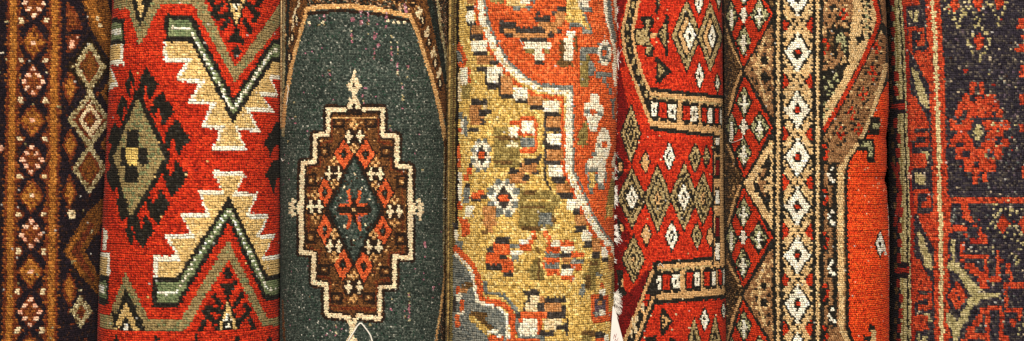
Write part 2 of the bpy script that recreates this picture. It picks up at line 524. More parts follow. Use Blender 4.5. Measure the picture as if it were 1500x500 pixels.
# ---------------------------------------------------------------- rug 4: gold ground, orange spandrel
def draft_gold():
    d = Draft(600, 970, 'gld')
    R, P, L, Dm, B = d.R, d.P, d.L, d.D, d.B
    band = [700, -60, 702, 0, 706, 30, 716, 55, 728, 78, 741, 97, 765, 117, 790, 130, 833, 136, 833, 250, 846, 280, 862, 318, 880, 345, 905, 372, 940, 400]
    P('org', *(band + [960, 400, 960, -60]))
    # orange rim between the chain and the white band
    L('org', 6, 694, -40, 696, 10, 700, 36, 713, 68, 730, 95, 746, 112, 762, 128, 785, 141, 824, 144, 825, 250, 836, 276, 852, 312, 872, 345, 898, 375)
    off = []
    for i in range(0, len(band), 2):
        off += [band[i] + 6.5, band[i + 1] - 2.5]
    L('gry', 3.4, *off)
    L('wh4', 9, *band)
    L('tan', 2, *band)
    L('wh4', 1, *band)
    L('gry', 6, 797, 125, 838, 129)
    W, K, N = 'wh4', 'blk4', 'bwn'
    B((K, 682, 8, 694, 15), (W, 682, 16, 694, 33), (K, 683, 33, 695, 39), (N, 688, 38, 706, 51), (K, 689, 51, 706, 58), (W, 690, 60, 712, 76),
      (K, 692, 76, 712, 82), (N, 698, 82, 722, 96), (K, 716, 88, 728, 96), (W, 711, 97, 736, 121), (K, 711, 121, 733, 130),
      (N, 733, 112, 751, 138), (K, 733, 138, 751, 145), (W, 752, 128, 772, 146), (K, 754, 146, 772, 152), (N, 774, 141, 796, 155),
      (K, 775, 155, 796, 161), (W, 796, 148, 820, 164), (K, 797, 164, 820, 171), (N, 801, 171, 821, 187), (K, 800, 187, 821, 194),
      (W, 800, 195, 821, 211), (K, 801, 211, 822, 218), (N, 801, 219, 826, 235), (K, 800, 235, 822, 242), (W, 804, 242, 823, 259),
      (K, 807, 259, 828, 267), (N, 815, 267, 836, 282), (K, 815, 282, 840, 292), (W, 830, 292, 849, 308), (K, 838, 306, 850, 315),
      (N, 842, 315, 858, 330), (K, 842, 330, 858, 340), (W, 852, 338, 866, 354), (K, 855, 354, 868, 362), (N, 868, 350, 882, 370),
      (K, 868, 370, 880, 378), (W, 882, 360, 891, 378), (K, 882, 378, 892, 385), (N, 892, 380, 905, 395),
      (N, 684, -20, 696, 6), (K, 684, -34, 696, -20))
    L(K, 4, 798, 166, 798, 262, 812, 290)
    L(K, 3, 688, 38, 690, 60)
    L(K, 3, 711, 98, 711, 122)
    L(K, 3, 731, 110, 731, 140)
    P('wh4', 872, 338, 890, 350, 903, 362, 903, 376, 892, 366)
    d.dots('org', 7, 7, 865, 336, 873, 345, 883, 356, 893, 364)
    # spandrel figures
    B(('olv', 718, -10, 736, 4), ('tan', 742, -10, 768, 10), ('gry', 750, 8, 762, 16), ('wh4', 762, -10, 776, 6), ('gry', 768, 8, 778, 14), ('gry', 776, -4, 784, 4),
      (K, 731, 33, 756, 41), (K, 731, 28, 737, 48), (N, 738, 41, 756, 48), (K, 755, 40, 799, 47), (K, 784, 18, 789, 30), (K, 783, 24, 806, 32),
      (K, 808, 16, 814, 24), (K, 815, 9, 829, 16), (N, 814, 17, 828, 34), (N, 788, 33, 825, 40), (N, 797, 38, 815, 47), (K, 814, 41, 824, 48), (K, 738, 48, 750, 55),
      (N, 752, 47, 803, 56), (K, 803, 47, 812, 55), (K, 760, 56, 801, 62), ('wh4', 767, 62, 806, 72), ('olv', 770, 72, 782, 79),
      ('olv', 796, 72, 803, 79), ('wh4', 782, 72, 794, 80), ('wh4', 781, 79, 797, 89), (K, 782, 89, 796, 96),
      ('gld', 829, -10, 850, 34), ('wh4', 848, -10, 863, 12), ('gry', 852, 12, 868, 18), ('gry', 834, 34, 856, 41),
      ('gry', 854, 43, 868, 51), ('wh4', 831, 46, 843, 56), ('wh4', 827, 56, 840, 90), ('dkb', 820, 60, 827, 88), ('dkb', 815, 90, 838, 97),
      ('dkb', 841, 54, 846, 74), ('gry', 850, 70, 876, 78), ('olv', 849, 80, 863, 126), ('gry', 850, 78, 858, 90), ('gry', 863, 88, 869, 110))
    P('gld', 848, 12, 856, 22, 866, 38, 868, 44, 856, 40, 846, 30)
    L('gry', 3, 850, 4, 856, 22, 867, 42)
    d.O('wh4', 886, 78, 10, 19)
    d.O('gry', 886, 78, 6, 11)
    d.dots('org', 7, 9, 886, 78)
    d.dots('gry', 4, 4, 878, 66, 893, 66, 878, 90, 893, 90)
    L('wh4', 5, 885, -10, 889, 30, 896, 52, 901, 80, 902, 110)
    L('gry', 6, 891, -10, 894, 30, 901, 60)
    L('wh4', 5, 901, -10, 903, 30)
    L('wh4', 4, 899, 94, 901, 124)
    B(('gry', 873, 106, 896, 114), ('gry', 882, 114, 888, 122), ('gry', 866, 98, 872, 106), ('gry', 888, 122, 892, 130), ('gry', 893, 144, 901, 150), ('gry', 892, 130, 896, 140),
      ('gry', 896, 150, 899, 176))
    P('wh4', 867, 136, 877, 139, 879, 152, 885, 160, 884, 170, 877, 178, 874, 192, 864, 192, 862, 178, 854, 166, 857, 152, 864, 150)
    B(('gry', 856, 159, 864, 166), ('gry', 875, 162, 883, 170), ('org', 865, 161, 874, 168))
    P('olv', 858, 172, 862, 186, 860, 214, 846, 214, 848, 192, 854, 184)
    P('wh4', 884, 186, 890, 192, 894, 208, 893, 220, 888, 236, 886, 258, 884, 272, 877, 274, 875, 252, 864, 252, 858, 246, 860, 236, 868, 230, 873, 214, 876, 198, 880, 192)
    B(('org', 881, 208, 889, 216), ('gry', 874, 209, 880, 216), ('gry', 867, 224, 875, 230), ('gry', 857, 240, 861, 254), ('gry', 860, 247, 876, 253),
      ('gld', 864, 253, 872, 276), ('gry', 861, 254, 864, 278), ('gry', 872, 254, 876, 270), ('gry', 863, 276, 869, 284), ('gry', 876, 270, 886, 277),
      ('gry', 886, 252, 889, 268))
    P('olv', 895, 262, 904, 262, 904, 300, 886, 322, 888, 300)
    P('gld', 890, 298, 898, 300, 898, 318, 890, 318)
    P('wh4', 899, 222, 906, 228, 904, 268, 897, 262, 896, 240)
    d.dots('org', 5, 5, 899, 249)
    # left edge strips
    R('dk3', 600, -60, 657, 600)
    R('kh5', 650, -60, 658, 600)
    R('bkb', 656, -60, 661, 600)
    R('olv', 660, -60, 669, 600)
    R('dkb', 664, -60, 666, 600)
    R('bkb', 668, -60, 672, 600)
    B(('org', 671, 212, 675, 246), ('wh4', 672, 253, 677, 300), ('org', 671, 296, 676, 306))
    P('org', 670, 62, 676, 66, 684, 88, 680, 100, 670, 98)
    P('gry', 668, 74, 673, 76, 678, 92, 671, 92)
    B(('wh4', 674, 100, 684, 124), ('org', 684, 98, 688, 122), ('crm', 671, 106, 675, 148), ('olv', 676, 124, 688, 146))
    B((K, 697, 98, 711, 106), (K, 690, 146, 714, 154), (N, 688, 155, 704, 184), (K, 700, 161, 712, 170), ('crm', 706, 154, 714, 162), (K, 712, 162, 719, 168), (N, 700, 170, 710, 180),
      (K, 686, 186, 700, 193), ('wh4', 676, 172, 684, 196), ('gry', 680, 172, 685, 200), ('gry', 672, 164, 678, 176), ('org', 672, 188, 677, 195), (K, 704, 174, 710, 182))
    # square flower
    B(('olv', 722, 186, 762, 246), ('dkb', 724, 200, 760, 204), ('dkb', 724, 236, 750, 240), ('gld', 734, 194, 756, 198),
      ('org', 745, 178, 764, 184), ('org', 762, 171, 784, 178), ('org', 782, 176, 787, 222), ('org', 758, 176, 764, 200), ('org', 760, 194, 784, 200),
      ('wh4', 764, 178, 782, 194), ('wh4', 745, 185, 759, 200), ('crm', 743, 208, 758, 215), ('gry', 762, 202, 782, 216), ('org', 762, 217, 783, 225))

    def flower(cx, cy, rx, ry):
        d.O('wh4', cx, cy, rx, ry)
        for k in range(8):
            a = k * math.pi / 4 + .39
            d.dots('gry', rx * .42, ry * .3, cx + rx * .86 * math.cos(a), cy + ry * .88 * math.sin(a))
            a += .39
            if k % 2:
                d.dots('gld', rx * .3, ry * .26, cx + rx * 1.0 * math.cos(a), cy + ry * 1.0 * math.sin(a))
        Dm(K, cx, cy, rx * .55, ry * .62)
        d.dots('org', rx * .6, ry * .36, cx, cy)
    flower(705, 227, 15, 25)
    flower(737, 290, 23, 28)
    B((K, 766, 232, 790, 241), (K, 786, 226, 792, 236), (N, 761, 240, 786, 254), (K, 780, 250, 789, 257), (K, 745, 247, 761, 256), (N, 747, 254, 769, 267), (K, 764, 257, 775, 265),
      (K, 760, 238, 766, 246), ('olv', 760, 278, 812, 336), ('dkb', 766, 280, 784, 286), ('gld', 770, 292, 806, 296), ('dkb', 764, 302, 800, 306),
      ('gry', 788, 313, 809, 330), ('dkb', 764, 330, 790, 337), ('olv', 812, 286, 820, 304), ('dkb', 808, 316, 813, 328),
      (K, 688, 238, 692, 244), ('org', 684, 246, 692, 256), ('org', 680, 256, 686, 266))
    P('org', 688, 290, 692, 284, 706, 278, 709, 284, 702, 290, 692, 294)
    B((K, 704, 284, 712, 290), (K, 682, 268, 690, 276), ('gry', 679, 276, 688, 298), (K, 690, 290, 704, 296))
    P('wh4', 684, 300, 696, 300, 690, 318, 680, 320)
    P('org', 672, 318, 686, 322, 688, 342, 677, 350, 676, 330)
    B(('org', 672, 300, 679, 308), (K, 664, 326, 672, 334), ('wh4', 667, 336, 672, 352), ('gry', 668, 352, 678, 364))
    B(('bwn', 708, 302, 727, 332), ('bwn', 712, 330, 722, 340), ('dkb', 704, 336, 716, 343), ('gry', 728, 306, 736, 316), ('gry', 740, 310, 748, 318))
    # red flower with dark leaves
    B((K, 725, 348, 746, 356), ('org', 723, 356, 747, 372), (K, 713, 362, 723, 371), ('org', 712, 371, 742, 388), ('org', 734, 378, 752, 398),
      (K, 731, 372, 743, 380), (K, 712, 387, 733, 395), (K, 737, 398, 751, 405), ('gry', 747, 358, 760, 365), ('wh4', 748, 366, 765, 374), ('gry', 748, 374, 760, 382),
      ('wh4', 761, 349, 778, 358), ('org', 761, 358, 778, 367), ('org', 779, 337, 785, 350), ('org', 775, 350, 781, 358), ('crm', 776, 342, 780, 350),
      ('crm', 790, 334, 802, 338), ('org', 794, 338, 801, 346), ('org', 801, 346, 807, 362), ('wh4', 808, 352, 820, 361))
    B(('org', 821, 353, 841, 362), ('wh4', 822, 362, 840, 370), ('org', 799, 362, 820, 370), ('gry', 798, 370, 819, 377), (K, 820, 370, 836, 378),
      ('org', 837, 369, 856, 378), ('org', 797, 377, 819, 386), ('bwn', 822, 378, 836, 386), ('gry', 836, 379, 856, 386), ('gry', 798, 386, 819, 394), (K, 822, 387, 836, 395),
      ('org', 836, 387, 853, 395), ('org', 800, 395, 820, 403), ('wh4', 822, 395, 840, 403), ('org', 822, 403, 841, 411), ('org', 794, 386, 799, 394))
    P('olv', 785, 376, 797, 400, 795, 412, 775, 410, 775, 394)
    L('dkb', 3, 788, 358, 789, 408)
    B(('olv', 863, 378, 880, 400), ('dkb', 864, 384, 876, 390), ('olv', 856, 400, 874, 426), ('gry', 874, 400, 884, 406), ('dkb', 858, 404, 866, 424), ('gry', 848, 424, 858, 434), ('gry', 852, 416, 858, 424))
    # blue-grey corner
    P('gry', 664, 372, 694, 405, 697, 442, 730, 452, 744, 465, 746, 600, 664, 600)
    L('gry', 5, 709, 414, 710, 428, 738, 433, 747, 444, 757, 456, 759, 520)
    L('org', 8.5, 668, 364, 688, 384, 699, 404, 704, 439, 736, 445, 749, 460, 752, 520)
    L('wh4', 4.5, 668, 372, 690, 395, 698, 443, 728, 450, 742, 462, 745, 520)
    B(('dkb', 676, 414, 692, 422), ('dkb', 686, 458, 712, 466))
    L('dkb', 12, 692, 462, 718, 486)
    L('gld', 8, 691, 466, 716, 490)
    L('wh4', 5, 714, 488, 728, 484)
    B(('org', 714, 492, 738, 520), ('wh4', 728, 488, 734, 494), ('org', 668, 420, 674, 434), ('wh4', 668, 430, 676, 442), ('org', 674, 440, 680, 458), ('bwn', 674, 422, 684, 430),
      ('wh4', 670, 456, 680, 462), ('org', 667, 462, 674, 480), (K, 664, 434, 669, 456))
    # bottom figure
    B((K, 767, 425, 790, 434), (K, 771, 434, 776, 444), (K, 767, 444, 772, 456), (N, 790, 434, 797, 444), ('crm', 776, 434, 789, 444), ('crm', 770, 444, 789, 458),
      (K, 788, 443, 797, 459), (K, 799, 435, 829, 443), (N, 796, 443, 824, 458), (K, 823, 446, 829, 458), (K, 800, 458, 830, 467), ('org', 762, 457, 800, 467),
      (K, 756, 456, 763, 466), ('org', 760, 466, 765, 473), ('wh4', 760, 472, 788, 492), ('wh4', 765, 467, 788, 474), ('org', 788, 466, 795, 493), ('crm', 796, 468, 822, 484), (K, 814, 475, 831, 484),
      (K, 828, 466, 833, 492), (K, 792, 485, 812, 493), ('gry', 756, 492, 798, 500), ('org', 740, 496, 790, 520))
    # orange lozenge flower near the right edge
    B(('org', 880, 415, 887, 422), ('wh4', 878, 424, 888, 432), ('org', 866, 432, 892, 440), ('org', 866, 440, 874, 472), ('org', 884, 432, 893, 470),
      ('pur', 872, 438, 888, 462), (K, 878, 432, 885, 440), ('bwn', 876, 442, 884, 448), ('gry', 868, 456, 878, 464), ('wh4', 879, 454, 889, 462), ('org', 866, 462, 900, 472), ('org', 893, 456, 902, 466))
    B(('dkb', 852, 484, 872, 492), ('olv', 852, 492, 868, 520), (K, 873, 487, 888, 495), ('org', 872, 495, 886, 510), ('wh4', 886, 490, 892, 510))
    R('olv', 897, 400, 905, 440)
    return d


def nest(d, cx, cy, rx, ry, cols, out='blk'):
    d.D(out, cx, cy, rx + 2.5, ry + 4)
    n = len(cols)
    for i, c in enumerate(cols):
        f = 1 - i / n
        d.D(c, cx, cy, rx * f, ry * f)


# ---------------------------------------------------------------- rug 5: red with hexagons
def draft_hexagon():
    d = Draft(860, 1120, 'rd5')
    R, P, L, Dm, B = d.R, d.P, d.L, d.D, d.B
    R('drd', 860, -80, 906, 600)  # painted shade: left side darkened where the gold rug stands in front
    for y in range(196, 400, 3):
        R('drd', 900, y, 918 + random.uniform(-6, 8), y + 3)  # ragged inner edge of that painted shade
    # side band, upper
    P('blk', 922, -80, 920, 0, 908, 45, 912, 78, 926, 118, 952, 190, 960, 190, 952, 128, 942, 108, 932, 72, 929, 42, 938, 0, 942, -80)
    P('drd', 860, -80, 920, -80, 918, 0, 904, 45, 908, 78, 922, 118, 950, 194, 905, 194, 860, 160)  # red ground left of the band, darkened as painted shade
    P('rd5', 908, 100, 918, 98, 958, 194, 930, 194, 916, 140)
    L('tn5', 4.5, 924, -20, 922, 0, 911, 45, 915, 78, 929, 118, 950, 172, 955, 185)
    L('tn5', 4.5, 938, -20, 936, 0, 926, 42, 929, 72, 940, 108, 950, 130)
    for x, y in ((927, 8), (922, 22), (918, 40), (919, 58), (922, 74), (927, 90), (934, 106), (940, 122), (946, 138)):
        L('kh5', 4, x, y - 4, x, y + 3)
    # horizontal band 1
    def band(x0, x1, y0, y1, boxes, bot, up):
        f = lambda x: (x - x0) / (x1 - x0) * (y1 - y0)
        def strip(c, a, b, xs=x0, xe=x1):
            P(c, xs, y0 + f(xs) + a, xe, y0 + f(xe) + a, xe, y0 + f(xe) + b, xs, y0 + f(xs) + b)
        strip('tn5', 5, 58, x0, x1 + 8)
        strip('blk', 0, 5.5, x0, x1 + 8)
        strip('blk', 57, 63, x0, bot)
        strip('kh5', 12, 15)
        for c, a, b in boxes:
            strip('blk', 15, 48, a - 1.8, b + 1.8)
            strip('tn5', 14, 17.5, a - 2, a + 1)
            strip(c, 21, 42, a, b)
            strip('tn5', 44.5, 49, a - 2, a + 1)
            if b - a > 7:
                strip('blk' if c == 'wht' else 'drd', 28, 35, a + (b - a) * .38, a + (b - a) * .64)
    band(952, 1060, 128, 140, [('wht', 954, 962), ('rd5', 965, 976), ('wht', 978, 990), ('rd5', 1000, 1010), ('wht', 1012, 1021),
                               ('rd5', 1028, 1035), ('wht', 1037, 1043), ('rd5', 1047, 1052), ('wht', 1054, 1057)], 1043, 0)
    band(955, 1066, 384, 374, [('wht', 960, 968), ('rd5', 971, 982), ('wht', 985, 995), ('rd5', 1005, 1014), ('wht', 1017, 1025),
                               ('rd5', 1032, 1039), ('wht', 1042, 1047), ('rd5', 1052, 1056), ('wht', 1058, 1062)], 1066, 0)
    # right hand vertical strip
    R('tn5', 1044, 196, 1100, 390)
    R('blk', 1043, 192, 1046, 388)
    for c, a, b in (('wht', 202, 214), ('blk', 216, 222), ('drd', 234, 258), ('wht', 279, 298), ('drd', 320, 346), ('wht', 356, 380)):
        R('blk', 1047, a - 4, 1054, b + 4)
        R(c, 1048.5, a, 1053, b)
    # upper field
    P('blk', 936, 26, 956, 22, 958, 36, 950, 46, 966, 50, 950, 58, 958, 70, 956, 84, 944, 82, 946, 68, 930, 66, 928, 44, 944, 40)
    P('kh5', 945, 28, 953, 28, 953, 36, 949, 44, 950, 60, 956, 68, 950, 80, 946, 76, 949, 66, 932, 64, 930, 46, 947, 42)
    R('tn5', 952, 49, 961, 56)
    P('blk', 962, 48, 974, 30, 974, 22, 979, 22, 979, 82, 974, 82, 974, 72, 962, 52)
    P('kh5', 966, 50, 972, 36, 975, 36, 975, 70, 972, 64)
    P('blk', 960, -10, 970, -10, 964, 20, 960, 20)
    R('kh5', 963, -8, 966, 6)
    P('blk', 960, 84, 964, 84, 983, 104, 979, 110, 966, 122, 960, 122)
    P('kh5', 964, 94, 975, 104, 965, 114)
    nest(d, 1006, 52, 21, 52, ['kh5', 'kh5', 'blk', 'tn5', 'tn5', 'blk', 'blk'])
    nest(d, 1011, 53, 9, 20, ['wht', 'wht', 'blk'])
    nest(d, 1040, 54, 17, 50, ['kh5', 'kh5', 'blk', 'tn5', 'tn5', 'blk', 'blk'])
    nest(d, 1043, 54, 5, 18, ['wht', 'wht', 'blk'])
    nest(d, 1025, 111, 6, 18, ['wht', 'wht', 'blk'])
    nest(d, 1024, 4, 6, 16, ['wht', 'wht', 'blk'])
    nest(d, 1050, 122, 3, 14, ['kh5', 'wht', 'blk'])
    nest(d, 1052, 0, 3, 16, ['kh5', 'wht', 'blk'])
    # middle field
    for x, y, rx, ry, c in ((945, 238, 6, 15, 'tn5'), (980, 229, 8, 19, 'wht'), (1018, 231, 8, 21, 'kh5'), (1035, 230, 4, 15, 'kh5'),
                            (946, 344, 7, 15, 'tn5'), (984, 346, 9, 21, 'wht'), (1021, 346, 7, 19, 'kh5'), (1040, 347, 5, 14, 'tn5')):
        nest(d, x, y, rx, ry, [c, c, 'blk', c] if c != 'tn5' else [c, c])
        if c != 'tn5':
            d.dots(c, 3.2, 4, x, y)
        nest(d, 924, 196, 13, 42, ['kh5', 'kh5', 'blk', 'kh5', 'blk', 'kh5'])
    for x, y, rx, ry, c in ((925, 290, 20, 44, 'wht'), (963, 291, 20, 48, 'tn5'), (1002, 289, 20, 49, 'wht'), (1030, 291, 14, 38, 'tn5')):
        nest(d, x, y, rx, ry, ['kh5', 'kh5', 'blk', 'kh5', 'kh5', 'blk', c, 'blk'])
        if c == 'wht':
            nest(d, x, y, rx * .45, ry * .42, ['wht', 'wht', 'blk', 'wht'])
    nest(d, 927, 380, 16, 34, ['kh5', 'kh5', 'blk', 'kh5', 'kh5', 'blk', 'tn5'])
    P('blk', 904, 222, 914, 240, 914, 252, 904, 266)
    R('tn5', 907, 238, 911, 250)
    P('blk', 904, 318, 915, 334, 904, 352)
    R('tn5', 908, 328, 912, 340)
    # side band, lower
    P('drd', 860, 395, 925, 430, 958, 392, 962, 396, 908, 520, 860, 520)  # painted shade on the red ground, lower left
    P('blk', 950, 396, 962, 388, 962, 440, 930, 520, 905, 520)
    P('blk', 902, 395, 912, 396, 912, 420, 920, 436, 905, 440)
    P('drd', 905, 440, 930, 420, 944, 398, 950, 398, 914, 500, 900, 500)  # more of the painted shade beside the lower band
    R('tn5', 909, 408, 912, 420)
    L('tn5', 4.5, 956, 396, 947, 418, 936, 446, 914, 500)
    L('tn5', 4.5, 956, 436, 946, 460, 930, 500)
    L('tn5', 3, 936, 450, 944, 462)
    for x, y in ((941, 450), (932, 468), (928, 478), (924, 490), (930, 484), (926, 472)):
        L('crm', 3.5, x, y - 4, x, y + 3)
    d.dots('rd5', 5, 8, 948, 436, 945, 444)
    # lower field
    P('blk', 967, 452, 972, 452, 986, 470, 972, 492, 967, 492)
    P('tn5', 970, 460, 981, 470, 971, 482)
    R('blk', 971, 468, 974, 473)
    nest(d, 1032, 468, 6, 16, ['wht', 'wht', 'blk'])
    nest(d, 1017, 512, 12, 46, ['kh5', 'kh5', 'blk', 'kh5', 'blk'])
    nest(d, 1047, 508, 9, 46, ['kh5', 'kh5', 'blk', 'kh5', 'blk'])
    nest(d, 1059, 455, 3, 12, ['wht', 'wht', 'blk'])
    P('blk', 944, 494, 962, 492, 958, 520, 944, 520)
    P('blk', 980, 494, 990, 497, 984, 520, 980, 520)
    for _ in range(60):
        d.dots('crm', 2, 2, random.uniform(930, 1050), random.uniform(0, 500))
    return d


# ---------------------------------------------------------------- rug 6: cream and brown prayer border
def draft_cream():
    d = Draft(1020, 1350, 'br6')
    R, P, L, Dm, B = d.R, d.P, d.L, d.D, d.B
    # left panel
    R('db6', 1020, -80, 1134, 600)
    # triangles pointing left
    for (ya, yt, yb, c) in ((101, 22, 184, 'br6'), (268, 190, 350, 'tn6'), (432, 352, 520, 'br6')):
        P('blk', 1084, ya, 1136, yt - 6, 1136, yb + 6)
        P(c, 1089, ya, 1134, yt + 6, 1134, yb - 6)
        if c == 'tn6':
            P('blk', 1102, ya, 1128, yt + 32, 1128, yb - 36)
            P('br6', 1108, ya - 2, 1121, ya - 22, 1121, ya + 20)
            for k in range(16):
                d.dots(random.choice(['blk', 'blk', 'tn6']), 4, 5, 1106 + random.random() * 20, ya + random.uniform(-26, 26))
            for s2 in (-1, 1):
                P('tn6', 1118, ya + s2 * 4, 1128, ya + s2 * 12, 1128, ya + s2 * 2)
        else:
            for k in range(-4, 5):
                for j in range(6):
                    x = 1102 + j * 6
                    y = ya + k * 14 + (j % 2) * 6
                    if abs(y - ya) < (x - 1092) * 1.5:
                        d.dots(random.choice(['blk', 'blk', 'tn6']), 4.5, 5.5, x, y)
            L('tn6', 4, 1103, ya - 4, 1122, ya - 4)
            L('tn6', 4, 1112, ya - 22, 1112, ya + 14)
            L('tn6', 4, 1120, ya - 46, 1113, ya - 26)
            L('tn6', 4, 1113, ya + 18, 1121, ya + 46)
            R('blk', 1114, ya - 18, 1124, ya - 8)
            R('blk', 1114, ya + 6, 1124, ya + 18)
    for y0, y1 in ((20, 100), (182, 250), (352, 418)):
        L('tn5', 3.5, 1066, y0 + 30, 1074, (y0 + y1) / 2 + 14, 1086, y1 - 2)
    for y0, y1 in ((106, 180), (272, 340), (436, 510)):
        L('tn5', 3.5, 1085, y0, 1074, y0 + 30, 1068, y1 - 10)
    for _ in range(260):
        x, y = random.uniform(1058, 1092), random.uniform(-40, 540)
        if d.a[int(y - d.y0), int(x - d.x0)] == Y['db6']:
            d.dots(random.choice(['blk', 'blk', 'br6', 'tn5']), 3.2, 3.4, x, y)
    # red lozenges
    for cy, h in ((22, 77), (186, 76), (348, 74), (514, 74)):
        cx = 1091
        P('blk', cx - 2, cy - h - 6, cx + 46, cy, cx - 2, cy + h + 6, cx - 30, cy + 4)
        P('rd6', cx - 2, cy - h, cx + 41, cy, cx - 2, cy + h, cx - 25, cy + 4)
        for ox, oy, rx in ((-1, -36, 10), (21, 0, 13), (-19, 2, 8), (-2, 38, 10)):
            nest(d, cx + ox, cy + oy, rx, 22, ['grn6', 'grn6', 'blk', 'blk'])
            d.dots('blk', 3, 4, cx + ox - rx * .5, cy + oy - 8, cx + ox + rx * .5, cy + oy - 8, cx + ox - rx * .5, cy + oy + 8, cx + ox + rx * .5, cy + oy + 8)
            L('wht', 4.6, cx + ox, cy + oy - 8, cx + ox, cy + oy + 14)
            if rx > 9:
                L('wht', 4.6, cx + ox - 3.5, cy + oy + 3, cx + ox + 3.5, cy + oy + 3)
        Dm('blk', cx - 2, cy, 8, 14)
        L('wht', 5, cx - 2, cy - 9, cx - 2, cy + 9)
        L('wht', 5, cx - 5, cy, cx + 2, cy)
    # centre border
    R('blk', 1132, -80, 1206, 600)
    R('tn6', 1137, -80, 1142.5, 600)
    R('tn6', 1195.5, -80, 1200.5, 600)
    R('tn6', 1147.5, -80, 1190.5, 600)
    ys = [-76, -5, 77, 161, 231, 303, 374, 445, 516, 588]
    for i, cy in enumerate(ys):
        cx = 1168
        # dark stepped outline
        for k in range(-4, 5):
            for sx in (-1, 1):
                xx = cx + sx * (19 - abs(k) * 4.2)
                d.dots('blk', 4.2, 6, xx + sx * 1.5, cy + k * 6)
        Dm('blk', cx, cy, 22, 30)
        Dm('wht', cx, cy, 18.5, 26.5)
        Dm('blk', cx, cy, 7.5, 10.5)
        d.dots('rd6', 5.5, 7, cx, cy)
        d.dots('wht', 5, 9, cx, cy - 24, cx, cy + 24)
        d.dots('wht', 7, 5, cx - 15, cy, cx + 15, cy)
        if i + 1 < len(ys):
            cm = (cy + ys[i + 1]) / 2
            h = (ys[i + 1] - cy) / 2
            # tan X with dark dots
            for sx in (-1, 1):
                P('blk', cx + sx * 22.5, cm - 17, cx + sx * 9, cm, cx + sx * 22.5, cm + 17)
                P('rd6', cx + sx * 21, cm - 12, cx + sx * 12.5, cm - 1, cx + sx * 14, cm + 7, cx + sx * 21, cm + 12)
            d.dots('blk', 4, 5, cx, cm, cx - 6, cm - 7, cx + 6, cm - 7, cx - 6, cm + 7, cx + 6, cm + 7)
            d.dots('blk', 4, 5, cx - 19, cm - h * .55, cx + 19, cm - h * .55, cx - 19, cm + h * .55, cx + 19, cm + h * .55)
    # right panel -----------------------------------------------------
    P('tn6', 1206, -80, 1300, -80, 1286, 30, 1262, 98, 1207, 192)
    P('br6', 1207, -80, 1246, -80, 1250, 20, 1244, 60, 1232, 92, 1207, 120)
    for _ in range(105):
        x, y = random.uniform(1208, 1250), random.uniform(-40, 112)
        d.dots(random.choice(['blk', 'blk', 'tn6']), 4, 5, x, y)
    B(('blk', 1218, 42, 1246, 47), ('blk', 1222, 42, 1227, 86), ('blk', 1240, 54, 1244, 96), ('grn6', 1226, 49, 1239, 62), ('grn6', 1233, 60, 1240, 76),
      ('db6', 1206, 60, 1222, 76), ('tn6', 1246, 50, 1262, 100))
    d.dots('rd6', 4.5, 6, 1236, 14, 1231, 20, 1241, 20, 1236, 27, 1208, 59, 1213, 65, 1214, 70, 1208, 76)
    for y in range(-40, 60, 8):
        d.dots('grn6', 4, 5, 1268 + (y % 16) / 4, y)
        d.dots('blk', 4, 5, 1273 + (y % 16) / 4, y + 3)
        d.dots('blk', 4, 5, 1263 + (y % 16) / 4, y + 1)
        d.dots('tn6', 4, 6, 1278, y)
    P('blk', 1254, 54, 1266, 50, 1262, 62, 1256, 66)
    # diagonal stripes lower left
    P('blk', 1206, 104, 1240, 92, 1232, 128, 1212, 160, 1206, 170)
    P('tn6', 1266, 60, 1274, 66, 1240, 132, 1208, 176, 1206, 158, 1232, 120)
    for x, y in ((1208, 115), (1214, 119), (1210, 128), (1218, 126), (1222, 116), (1226, 110), (1228, 118), (1208, 152), (1212, 160), (1207, 170), (1222, 134), (1215, 136)):
        d.dots('grn6', 5, 6, x, y)
    # brown field right of the red stripe
    P('blk', 1286, 28, 1300, 40, 1300, 140, 1262, 214, 1240, 240, 1206, 240, 1206, 190, 1262, 96)
    P('br6', 1288, 46, 1297, 56, 1292, 130, 1262, 205, 1238, 240, 1207, 238, 1207, 200, 1262, 104)
    for _ in range(90):
        x, y = random.uniform(1208, 1296), random.uniform(48, 240)
        if d.a[int(y - d.y0), int(x - d.x0)] == Y['br6']:
            d.dots(random.choice(['db6', 'db6', 'blk', 'tn6']), 3.6, 3.4, x, y)
    for cx, cy in ((1265, 138), (1248, 165), (1278, 108), (1231, 196), (1283, 70), (1258, 190)):
        d.dots('blk', 3.4, 4.5, cx - 9, cy, cx + 9, cy, cx, cy - 15, cx, cy + 15, cx - 6, cy - 8, cx + 6, cy + 9, cx + 6, cy - 9)
        d.dots('rd6', 3.6, 6, cx - 4, cy, cx + 4, cy, cx, cy - 7, cx, cy + 7)
        d.dots('blk', 3, 4, cx, cy)
    L('blk', 9, 1281, -20, 1288, 28, 1283, 46, 1262, 96, 1235, 146, 1207, 194)
    L('rd6', 6, 1279, -30, 1281, 0, 1287, 28, 1282, 46, 1262, 95, 1235, 145, 1207, 190)
    # bright field
    P('blk', 1296, 116, 1286, 138, 1262, 205, 1243, 230, 1237, 248, 1238, 490, 1252, 520, 1340, 520, 1340, 116)
    P('ro6', 1300, 120, 1290, 140, 1268, 208, 1248, 232, 1242, 250, 1243, 482, 1262, 520, 1340, 520, 1340, 120)
    L('tn6', 6, 1297, 96, 1288, 134, 1276, 170, 1264, 200, 1244, 228, 1234, 246)
    P('tn6', 1226, 246, 1236, 238, 1235.5, 480, 1258, 520, 1246, 520, 1228, 488)
    # left column of the lower right panel
    R('br6', 1206, 238, 1219, 600)
    R('blk', 1203, 190, 1207, 600)
    R('blk', 1219, 240, 1226, 482)
    P('br6', 1206, 482, 1226, 480, 1250, 520, 1206, 520)
    for y in (225, 290, 354, 430, 492):
        R('blk', 1205, y - 16, 1213, y + 16)
        d.dots('rd6', 4.4, 6.5, 1207.5, y - 11, 1212, y - 2, 1208, y + 8, 1211, y + 3)
